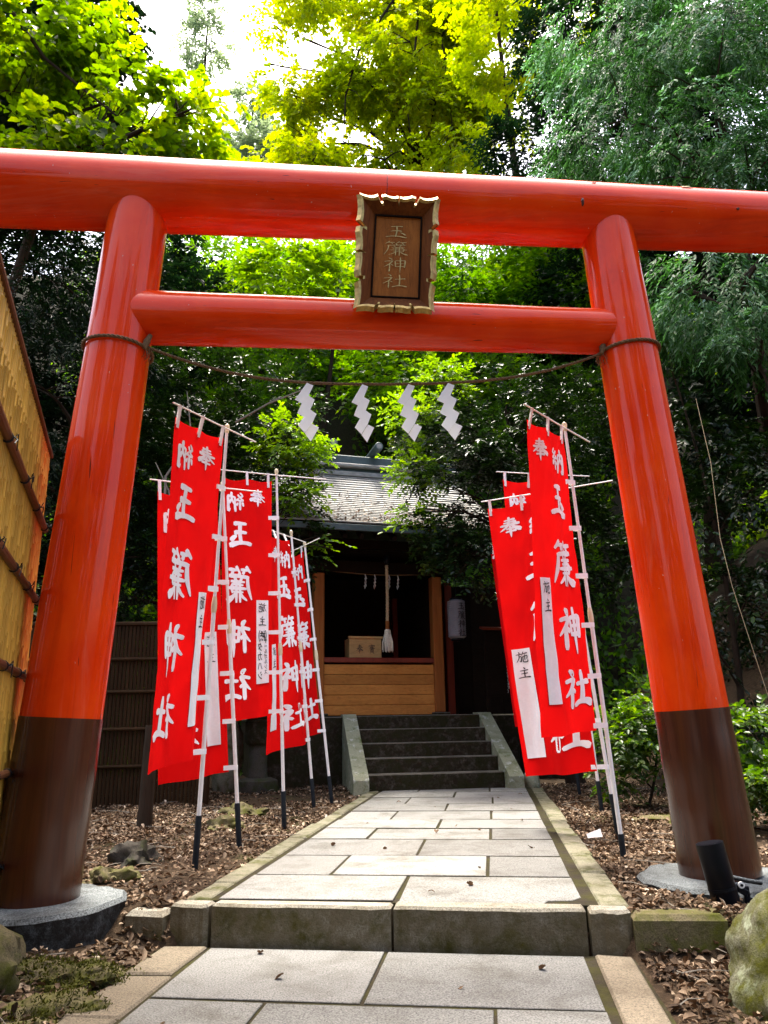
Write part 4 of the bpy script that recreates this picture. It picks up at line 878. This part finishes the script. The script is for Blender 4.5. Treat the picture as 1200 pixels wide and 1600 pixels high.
LB = {
'A': [(-3.45, 12.6, 6.88, 1.05), (-2.21, 12.2, 6.44, 1.01), (-2.94, 12.2, 5.27, 1.09), (-1.77, 11.7, 5.08, 0.63), (-1.39, 11.4, 4.34, 0.38), (-3.82, 12.5, 4.13, 0.98), (-4.37, 12.7, 3.29, 0.65), (-3.91, 12.6, 5.9, 0.8), (-1.31, 11.5, 3.75, 0.3)],
'At': [(-1.5, 11.2, 5.45, 0.46), (-1.2, 11.2, 5.33, 0.25), (-0.98, 11.2, 3.77, 0.2), (-1.28, 11.1, 4.56, 0.3)],
'B': [(1.08, 11.7, 5.59, 0.79), (2.1, 11.9, 6.23, 0.98), (3.12, 12.1, 6.18, 0.99), (1.52, 11.4, 4.5, 0.71), (2.47, 11.6, 4.54, 0.92), (0.86, 11.0, 3.84, 0.38), (1.24, 11.1, 3.56, 0.48), (3.17, 12.2, 3.82, 0.85), (2.61, 11.8, 3.12, 0.61), (1.05, 11.05, 4.6, .5), (1.35, 10.9, 5.0, .5), (1.75, 11.0, 4.0, .5), (.95, 10.9, 4.1, .32)],
'Bt': [(0.44, 11.3, 5.89, 0.36), (0.53, 11.1, 4.95, 0.36), (0.43, 10.9, 4.17, 0.21), (1.0, 11.6, 6.58, 0.43)],
'D': [(-1.49, 29.6, 31.75, 3.43), (1.74, 30.9, 35.0, 3.95), (0.93, 29.6, 28.31, 3.35), (-2.12, 29.6, 27.64, 2.42), (4.26, 30.9, 32.51, 2.91), (3.9, 29.6, 26.98, 1.8), (-0.19, 30.9, 39.31, 4.07), (-3.32, 29.6, 26.58, 1.51)],
'E': [(4.99, 22.0, 25.2, 1.88), (5.39, 21.5, 22.11, 1.23), (6.53, 22.0, 26.97, 1.91), (4.66, 23.0, 29.48, 2.02)],
'F': [(5.28, 12.0, 14.21, 1.66), (6.12, 11.0, 12.23, 1.5), (4.39, 11.5, 11.89, 1.07), (5.21, 10.5, 10.16, 1.17), (5.92, 10.0, 9.35, 0.9), (5.09, 9.5, 7.21, 1.01), (4.69, 10.5, 7.64, 0.91), (5.21, 9.5, 5.9, 0.8), (3.82, 12.0, 11.34, 0.67), (4.75, 13.0, 15.32, 1.25), (6.55, 12.0, 16.18, 1.59), (7.15, 11.0, 13.67, 1.18)],
'Gs': [(4.58, 10.5, 5.17, 1.05), (5.15, 10.0, 4.2, 0.89), (4.36, 10.5, 3.42, 0.91), (4.94, 10.0, 2.78, 0.77), (4.1, 10.0, 2.19, 0.59), (4.63, 11.0, 6.45, 0.82)],
'H1': [(2.71, 8.8, 0.95, 0.36), (3.06, 9.0, 1.22, 0.33), (2.59, 9.0, 0.57, 0.22), (3.0, 8.9, .7, .3)],
'H2': [(3.31, 7.2, 1.02, 0.32), (3.14, 6.8, 0.61, 0.24), (3.4, 7.0, .6, .3)],
'I': [(-5.16, 10.0, 7.74, 1.06), (-4.58, 11.0, 8.62, 0.96), (-5.07, 10.2, 6.04, 1.04), (-4.47, 11.0, 5.43, 0.8), (-4.84, 11.0, 4.09, 0.77), (-4.23, 11.6, 3.61, 0.6), (-5.45, 10.5, 4.75, 0.75), (-4.33, 11.4, 7.05, 0.64), (-4.18, 11.8, 4.72, 0.52)],
'J': [(-5.08, 9.0, 11.14, 0.87), (-4.5, 9.5, 11.6, 0.6), (-3.5, 9.0, 10.1, 0.55), (-4.19, 8.6, 9.45, 0.71), (-2.88, 9.0, 9.69, 0.42), (-5.1, 9.0, 9.62, 0.74), (-3.6, 8.8, 9.1, .6), (-4.6, 8.8, 9.0, .7), (-2.75, 9.2, 9.4, .45), (-2.6, 9.6, 10.6, .4), (-5.6, 9.2, 10.4, .8), (-4.6, 9.4, 10.4, .55)],
'Jd': [(-6.9, 12, 13.8, 1.1), (-5.9, 12, 12.2, 1.1), (-6.9, 12, 11.4, 1.1), (-5.0, 11.6, 11.4, .8), (-5.6, 12, 14.6, .8), (-5.82, 10.5, 11.84, 0.77), (-5.3, 10.8, 13.27, 0.7)],
'K': [(-7.15, 34.0, 32.49, 1.4), (-6.85, 34.0, 34.19, 0.88), (-5.71, 33.0, 29.92, 1.34)],
'K2': [(-8.55, 30.0, 33.88, 1.12), (-8.48, 30.0, 35.91, 0.71)],
'FB': [(5.9, 16, 18.5, 2.0), (8.4, 16, 19.2, 2.3), (8.6, 15, 14.4, 2.0), (6.4, 16, 14.6, 1.9), (7.3, 15, 10.6, 1.9), (5.8, 17.5, 11.6, 1.7), (8.0, 14, 7.6, 1.7), (5.9, 14, 7.0, 1.5), (4.3, 17.5, 15.9, 1.5), (9.5, 15.5, 11, 1.8)],
'IB': [(-7.2, 14, 9.6, 2.1), (-5.6, 14.4, 7.9, 1.6), (-7.2, 14, 6.0, 1.9), (-5.9, 14, 5.0, 1.4), (-6.0, 15.5, 11.3, 1.8), (-8.4, 13.5, 8.0, 1.6), (-6.4, 13.6, 3.0, 1.3), (-4.6, 15, 9.8, 1.3)],
}
CAM_ = dict(tl=.30, k=9, L=.085, W=.044)
tree('evergreen_tree', 'dark glossy evergreen left of the shrine with brighter tips over the roof', 'tree', (-3.3, 12.9), LB['A'], LV['dark'], 'r6', 'glossy evergreens beside the shrine', .13, LB['At'], LV['tip'], dens=620, gap=-.22, gf=2.6, **CAM_)
tree('evergreen_tree', 'dark glossy evergreen right of the shrine with bright branch tips before the roof', 'tree', (2.9, 12.3), LB['B'], LV['dark'], 'r6', 'glossy evergreens beside the shrine', .13, LB['Bt'], LV['tip'], dens=620, gap=-.22, gf=2.6, **CAM_)
tree('cypress_tree', 'tall cypress with drooping blue green sprays behind the right torii pillar', 'tree', (6.3, 11.6), LB['F'], LV['cypress'], 'r4', None, .2, dens=560, tl=.40, k=14, L=.115, W=.030, droop=.62, gap=-.02, gf=2.3, spread=.62, flat=.3)
tree('dark_tree', 'tall dark tree standing behind the drooping cypress', 'tree', (7.2, 16.0), LB['FB'], LV['cedar'], 'r4', 'dark trees closing the view', .25, dens=230, tl=.5, k=10, L=.17, W=.07, gap=-.6)
tree('dark_tree', 'tall dark tree behind the cedar on the left', 'tree', (-6.6, 14.2), LB['IB'], LV['cedar'], 'r4', 'dark trees closing the view', .22, dens=260, tl=.45, k=10, L=.16, W=.06, gap=-.55)
tree('cedar_tree', 'dark cedar in shade between the bamboo fence and the left torii pillar', 'tree', (-4.9, 10.7), LB['I'], LV['cedar'], 'r4', None, .17, dens=420, tl=.34, k=12, L=.105, W=.024, droop=.35, gap=-.2, gf=2.2, spread=.6)
tree('leafy_tree', 'round leaved tree with sunlit leaves above the left end of the torii beam', 'tree', (-6.8, 9.6), LB['J'], LV['round'], 'r6', None, .15, LB['Jd'], LV['cedar'], dens=330, tl=.36, k=8, L=.125, W=.105, gap=-.05, gf=2.4, droop=.25)
rs = random.Random(91); DL = []
def px3(px, py, Y): a, b = (px - 600) / 1177.7, (800 - py) / 1177.7; c_, s_ = math.cos(R(15.53)), math.sin(R(15.53)); k = Y / (c_ - b * s_); return (a * k, Y, 1.15 + (s_ + b * c_) * k)
for k in range(58):
    px, py = rs.uniform(470, 775), rs.uniform(-90, 285)
    if py < 120 and px < 520 and rs.random() < .5: px -= rs.uniform(0, 60)
    p = px3(px, py, rs.uniform(27, 33)); DL.append((*p, rs.uniform(.75, 1.7)))
for px, py, r_ in ((440, 40, .6), (415, 95, .5), (450, 130, .7), (425, 250, .8), (455, 215, .8), (390, 262, .7), (480, -20, .9), (350, 275, .7)): DL.append((*px3(px, py, 29), r_))
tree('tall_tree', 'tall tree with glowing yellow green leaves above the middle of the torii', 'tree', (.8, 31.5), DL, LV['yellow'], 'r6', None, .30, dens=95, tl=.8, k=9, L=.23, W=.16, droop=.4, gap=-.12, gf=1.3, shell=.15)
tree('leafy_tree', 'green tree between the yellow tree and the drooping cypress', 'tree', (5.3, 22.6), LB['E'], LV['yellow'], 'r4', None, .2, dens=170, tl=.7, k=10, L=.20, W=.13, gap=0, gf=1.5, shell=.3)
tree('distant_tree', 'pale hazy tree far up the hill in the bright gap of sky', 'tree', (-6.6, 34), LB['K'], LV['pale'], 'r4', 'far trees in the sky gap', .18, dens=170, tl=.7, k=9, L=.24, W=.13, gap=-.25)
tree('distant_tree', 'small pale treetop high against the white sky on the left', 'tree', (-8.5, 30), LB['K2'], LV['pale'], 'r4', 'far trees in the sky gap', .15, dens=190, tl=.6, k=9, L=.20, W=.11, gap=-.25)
# unseen trees added behind the viewer so crowns and sky gap mirror in lacquer
ap = dict(dens=60, tl=.6, k=10, L=.32, W=.2, gap=-9)
tree('dark_tree', 'tall dark tree added out of view straight behind the viewer', 'tree', (.8, -8.5), [(-.3, -8.5, z, 1.5) for z in (1.6, 4, 6.5, 9)] + [(1.9, -8, z, 1.6) for z in (2, 4.6, 7.2, 10)], LV['cedar'], 'r4', 'unseen trees added for reflections in the lacquer', .25, **ap)
tree('dark_tree', 'tall dark tree added out of view on the right behind the viewer', 'tree', (5.6, -6.5), [(4.3, -7, z, 1.8) for z in (2, 5, 8)] + [(7.4, -5, z, 2.2) for z in (2.5, 6, 9.5)], LV['cedar'], 'r4', 'unseen trees added for reflections in the lacquer', .25, **ap)
tree('dark_tree', 'tall dark tree added out of view on the left behind the viewer', 'tree', (-7.2, -5.5), [(-6.4, -6, z, 1.7) for z in (2, 5, 8)] + [(-8.4, -3.5, z, 2.0) for z in (2.5, 5.5, 9)] + [(-8.2, -.5, 4, 2)], LV['cedar'], 'r4', 'unseen trees added for reflections in the lacquer', .25, **ap)
HT = [
 ('hillside tree with dull green leaves behind the left torii pillar', (-5.5, 20.4), [(-5.29, 20, 14.23, 2.13), (-5.86, 19, 12.15, 1.44), (-5.2, 19.6, 10.6, 1.3)], 'green'),
 ('low bright maple with pale young leaves left of the plaque', (-2.2, 17.4), [(-2.29, 16.5, 11.81, .96), (-1.04, 17, 12.2, .82), (-3.26, 17, 12.06, .66)], 'tip'),
 ('green hillside tree seen behind the hanging white papers', (.9, 19.8), [(.42, 19, 10.26, 1.5), (1.57, 20, 11.33, 1.31), (1.2, 18.6, 9.2, 1.0)], 'green'),
 ('bright green hillside tree right of the plaque under the torii beam', (2.9, 20.0), [(3.05, 19, 13.42, 1.83), (2.31, 19.5, 12.28, 1.29), (3.6, 19, 12.0, 1.2)], 'green'),
 ('hillside tree beside the upper part of the right torii pillar', (5.2, 20.2), [(5.28, 20, 13.37, 1.72), (4.94, 18, 10.25, 1.18), (5.5, 18.6, 11.6, 1.2)], 'green'),
 ('broad hillside tree directly behind the lower part of the plaque', (-1.2, 22.2), [(-.73, 22, 13.78, 2.3), (-2.28, 21, 12.79, 1.59)], 'green'),
 ('hillside tree above the left evergreen under the lower torii beam', (-3.0, 18.6), [(-2.61, 18, 10.02, 1.17), (-3.73, 18.5, 10.67, 1.21), (-3.2, 18, 9.2, 1.0)], 'green'),
 ('hillside tree above the right evergreen under the lower torii beam', (3.6, 19.2), [(3.52, 18.5, 10.53, 1.38), (2.9, 18.2, 9.5, 1.0)], 'green')]
for l, b, lo, m in HT: tree('hillside_tree', l, 'tree', b, lo, LV[m], 'r4', 'trees on the hillside behind the shrine', .12, dens=240, tl=.5, k=9, L=.17, W=.095, gap=-.25, gf=1.5)
tree('shrub', 'dark thicket of leafy stems on the slope right of the torii', 'shrub', (4.7, 10.4), LB['Gs'], LV['dark'], 'r6', None, .05, dens=360, tl=.3, k=9, L=.09, W=.05, gap=-.12, gf=2.2, droop=.3)
tree('shrub', 'sunlit low bush left of the right torii pillar foot', 'shrub', (2.85, 9.0), LB['H1'], LV['bush'], 'r6', 'low sunlit bushes', .02, dens=1500, tl=.2, k=8, L=.07, W=.04, gap=-.35, gf=5, shell=.3)
tree('shrub', 'sunlit low bush right of the right torii pillar foot', 'shrub', (3.3, 7.0), LB['H2'], LV['bush'], 'r6', 'low sunlit bushes', .02, dens=1500, tl=.2, k=8, L=.07, W=.04, gap=-.35, gf=5, shell=.3)
# named branches that show against the leaves and the sky
bt = thing('bare_branch', 'dark branch reaching over the left end of the torii beam', 'branch', (-5.6, 9.0, 8.6)); mb = MB(); rs = random.Random(2)
mb.tube([(-5.6, 9.0, 8.8), (-4.4, 8.8, 8.94), (-3.69, 8.8, 9.06), (-3.17, 8.8, 9.34), (-2.59, 8.8, 9.63)], [.05, .042, .036, .028, .012], 8)
mb.tube([(-5.28, 8.6, 11.18), (-4.73, 8.6, 10.35), (-4.17, 8.7, 9.88), (-3.68, 8.7, 9.43), (-3.2, 8.7, 9.1)], [.03, .024, .02, .014, .006], 7)
for k in range(16):
    t = rs.random(); a = Vector((-5.0 + 2.3 * t, 8.8, 9.0 + .5 * t)); e = a + Vector((rs.uniform(-.5, .7), rs.uniform(-.3, .3), rs.uniform(-.2, .9))); mb.tube([a, a.lerp(e, .5) + Vector((.05, 0, .04)), e], [.012, .008, .003], 5)
obj('limb', mb, M['bark'], bt, True)
for q, (l, pts) in enumerate((('long thin branch hanging before the yellow tree', [(4.06, 27.6, 34.79), (3.02, 27.6, 31.39), (3.22, 27.6, 28.85), (3.36, 27.6, 25.38)]), ('thin forked branch hanging left of the centre of the yellow tree', [(0.86, 27.6, 33.71), (-0.80, 27.6, 30.74), (-1.40, 27.6, 28.23), (-1.55, 27.6, 25.15)]), ('slender branch hanging just above the plaque before the yellow tree', [(2.05, 27.6, 33.30), (1.66, 27.6, 29.59), (1.32, 27.6, 27.83), (1.50, 27.6, 25.69)]))):
    mb = MB(); P_ = [Vector(p) for p in pts]; mb.tube([Vector((P_[0].x * .6 + .4, 29.5, P_[0].z + 2.0))] + P_, [.09, .06, .05, .04, .012], 7)
    for k in range(9):
        t = rs.random() * 2.99; i = int(t); a = P_[i].lerp(P_[i + 1], t - i); e = a + Vector((rs.uniform(-1.4, 1.4), rs.uniform(-.4, .4), rs.uniform(-1.5, .2))); mb.tube([a, a.lerp(e, .5) + Vector((0, 0, .15)), e], [.028, .02, .006], 5)
    o = obj('hanging_branch', mb, M['bark'], None, True, org=P_[3]); tag(o, l, 'branch', 'branches hanging before the yellow tree')
pt = MB()
for k, P_ in enumerate(([(-2.9, 9.6, 3.6), (-2.95, 9.7, 4.4), (-2.6, 9.6, 4.9), (-2.7, 9.6, 5.6)], [(-2.55, 9.7, 3.3), (-2.85, 9.8, 3.75), (-2.9, 9.7, 4.2), (-3.1, 9.7, 4.6)], [(-2.2, 10.5, 5.5), (-1.7, 10.4, 5.75), (-1.1, 10.4, 6.0)])): pt.tube(P_, [.02, .016, .012, .006][:len(P_)], 6)
o = obj('bare_twig', pt, M['twig'], None, True, org=(-2.9, 9.6, 3.3)); o['kind'] = 'stuff'

# undergrowth over the hillside, fallen leaves, moss
def on_ground(n, x0, x1, y0, y1, keep):
    x = RNG.uniform(x0, x1, n); y = RNG.uniform(y0, y1, n); m = keep(x, y); x, y = x[m], y[m]; return np.stack([x, y, height(x, y)], 1)
P = on_ground(26000, -11, 11, 16.0, 27, lambda x, y: wob(np.stack([x, y, y * 0], 1), 1.1) > -.35)
nrm = np.tile([0, -.9, .45], (len(P), 1)); T = unit(len(P)) * .7 + nrm * .6; P = P + nrm * RNG.random((len(P), 1)) * .45; P = np.repeat(P, 3, 0) + RNG.normal(size=(len(P) * 3, 3)) * .14
me = leaf_mesh('undergrowth', P, np.repeat(T, 3, 0) + RNG.normal(size=P.shape) * .5, np.repeat(nrm, 3, 0) + RNG.normal(size=P.shape) * .4, RNG.uniform(.14, .26, len(P)), RNG.uniform(.07, .13, len(P)), LV['green']); o = link_mesh('undergrowth', me); o['kind'] = 'stuff'
P = on_ground(9000, 3.4, 9, 5.5, 14, lambda x, y: wob(np.stack([x, y, y * 0], 1), 1.9) > -.2)
P = np.repeat(P, 3, 0) + RNG.normal(size=(len(P) * 3, 3)) * [.08, .08, .10]; P[:, 2] += .08
me = leaf_mesh('undergrowth', P, unit(len(P)) + [0, 0, .3], unit(len(P)) * .6 + [-.4, -.3, .8], RNG.uniform(.06, .12, len(P)), RNG.uniform(.035, .06, len(P)), LV['dark']); o = link_mesh('undergrowth', me); o['kind'] = 'stuff'
def off_path(x, y):
    s = (x - PO[0]) * PA[0] + (y - PO[1]) * PA[1]; u = (x - PO[0]) * PB[0] + (y - PO[1]) * PB[1]
    edge = np.minimum(np.abs(u - 1.26), np.abs(u + 1.22)); return ((u < -1.23) | (u > 1.27)) & (y < 13) & ~((np.hypot(x + 1.99, y - 4.67) < .5)) & ~((np.hypot(x - 2.02, y - 5.06) < .5) & (s < 1.2))
parts_ = []
for n, a in ((26000, (-4.5, -.2, 4.3, 8.5)), (16000, (-4.5, 0, 8.5, 12.5)), (24000, (.9, 5, 3.9, 8.5)), (11000, (1.2, 5, 8.5, 12.5)), (9000, (-2.4, 2.4, 2.6, 4.3))):
    P = on_ground(n, *a, off_path); m = wob(P * [1, 1, 0], 2.1) + RNG.normal(size=len(P)) * .3 > -.42; parts_.append(P[m | (P[:, 1] < 4.4)])
P = np.concatenate(parts_); n = len(P); P[:, 2] += .004 + .02 * RNG.random(n); D = unit(n); D[:, 2] *= .35; NN = unit(n) * .45 + [0, 0, 1]
s_ = RNG.uniform(.7, 1.5, n); me = leaf_mesh('fallen_leaves', P, D, NN, RNG.uniform(.75, 1.1, n) * .037 * s_, .023 * s_, LV['litter'], 'r6', .35); o = link_mesh('fallen_leaves', me); o['kind'] = 'stuff'
tw = MB(); rs = random.Random(8)
for k in range(420):
    q = P[rs.randrange(n)]; a = rs.uniform(0, 6.28); l_ = rs.uniform(.06, .32); e = Vector((q[0], q[1], q[2] + .012)); f_ = e + Vector((math.cos(a) * l_, math.sin(a) * l_, rs.uniform(-.005, .03))); f_.z = max(f_.z, float(height(f_.x, f_.y)) + .012)
    tw.tube([e, e.lerp(f_, .5) + Vector((rs.uniform(-.02, .02), rs.uniform(-.02, .02), .006)), f_], [.004, .003, .0015], 4)
o = obj('fallen_twigs', tw, M['twig'], None, False, org=(0, 7, .2)); o['kind'] = 'stuff'
i_ = RNG.permutation(n)[:1500]; Q = P[i_] + [0, 0, .012]; m_ = len(Q); me = leaf_mesh('large_fallen_leaves', Q, unit(m_) * [1, 1, .4], unit(m_) * .5 + [0, 0, 1], RNG.uniform(.045, .075, m_), RNG.uniform(.022, .038, m_), LV['litter'], 'r6', .4); o = link_mesh('large_fallen_leaves', me); o['kind'] = 'stuff'
# moss tufts on the mossy stones
for o_ in [q for q in COL.objects if q.name.startswith('moss_mound') and q.get('label')]:
    V_ = np.array([tuple(o_.location + v.co) for v in o_.data.vertices]); N_ = np.array([tuple(v.normal) for v in o_.data.vertices]); m_ = (N_[:, 2] > .1) & (V_[:, 2] > -.02); V_, N_ = V_[m_], N_[m_]
    V_ = np.repeat(V_, 5, 0) + RNG.normal(size=(len(V_) * 5, 3)) * .008; N_ = np.repeat(N_, 5, 0); k_ = RNG.random(len(V_)) < np.clip(.55 + 1.2 * wob(V_, 14), .05, 1); V_, N_ = V_[k_], N_[k_]; q_ = len(V_)
    me = leaf_mesh('moss', V_ - np.array(o_.location), N_ + unit(q_) * .9, unit(q_), RNG.uniform(.010, .024, q_), RNG.uniform(.005, .010, q_), LV['moss']); c_ = link_mesh('moss', me, o_); c_['kind'] = 'stuff'
# scattered on the roof and in the joints of the kerb
n = 900; x = RNG.uniform(-2.0, 2.1, n); y = -1.1 + RNG.random(n) ** 2.2 * 1.6; P = np.array([sp(a, b, rz(b) + .045) for a, b in zip(x, y)]); D = unit(n); D[:, 2] *= .3
me = leaf_mesh('roof_leaves', P, D, unit(n) * .4 + [0, -.4, .9], RNG.uniform(.04, .09, n), RNG.uniform(.02, .045, n), LV['litter']); o = link_mesh('roof_leaves', me); o['kind'] = 'stuff'
# single dry leaves on the slabs
lm = []
for k in range(6):
    rs = random.Random(40 + k); mb = MB(); n = 7; L_ = .05
    vs = []
    for i in range(n):
        t = i / (n - 1); wd = .019 * math.sin(math.pi * min(.98, t * .9 + .06)) * rs.uniform(.75, 1.2); cz = .012 * math.sin(t * 3 + k) + .004
        vs += [(L_ * (t - .5), wd, cz + .007 * rs.uniform(.3, 1.3)), (L_ * (t - .5), 0, cz), (L_ * (t - .5), -wd, cz + .007 * rs.uniform(.3, 1.3))]
    fs = [(3 * i + j, 3 * i + 3 + j, 3 * i + 4 + j, 3 * i + 1 + j) for i in range(n - 1) for j in (0, 1)]
    me = bpy.data.meshes.new('dry_leaf'); me.from_pydata(vs, [], fs); me.materials.append(LV['litter']); me.update(); lm.append(me)
rs = random.Random(77)
ORD = ['first', 'second', 'third', 'fourth', 'fifth', 'sixth', 'seventh', 'eighth', 'ninth', 'tenth']; SIDE = [('toward the left kerb', -.95, -.45), ('near the middle', -.35, .3), ('toward the right kerb', .4, .95)]
def one_leaf(s_, u, z, label, group):
    q = pw(s_, u); o = link_mesh('dry_leaf', lm[rs.randrange(6)]); o.location = (q[0], q[1], z); o.rotation_euler = (rs.uniform(-.15, .15), rs.uniform(-.15, .15), rs.uniform(0, 6.3)); o.scale = [rs.uniform(.55, 1.2)] * 3; tag(o, label, 'leaf', group)
for r_ in range(9):
    for side, u0, u1 in SIDE:
        if rs.random() < (.5 if u0 < 0 else .95): one_leaf(rs.uniform(rows[r_] + .08, rows[r_ + 1] - .08), rs.uniform(u0, u1), .2035, 'dry brown leaf on the %s slab row above the step, %s' % (ORD[r_], side), 'dry leaves on the upper path')
for side, u0, u1 in [('at its far left', -.9, -.6), ('left of the joint', -.5, -.1), ('right of the joint', .05, .45), ('at its far right', .55, .9)]:
    for r_, (a, b) in (('first', (-.7, -.12)), ('second', (-1.4, -.9))):
        if r_ == 'second' and 'joint' in side: continue
        one_leaf(rs.uniform(a, b), rs.uniform(u0, u1), .0035, 'dry brown leaf on the %s slab row below the step, %s' % (r_, side), 'dry leaves below the step')
print('leaves', NLEAF[0])
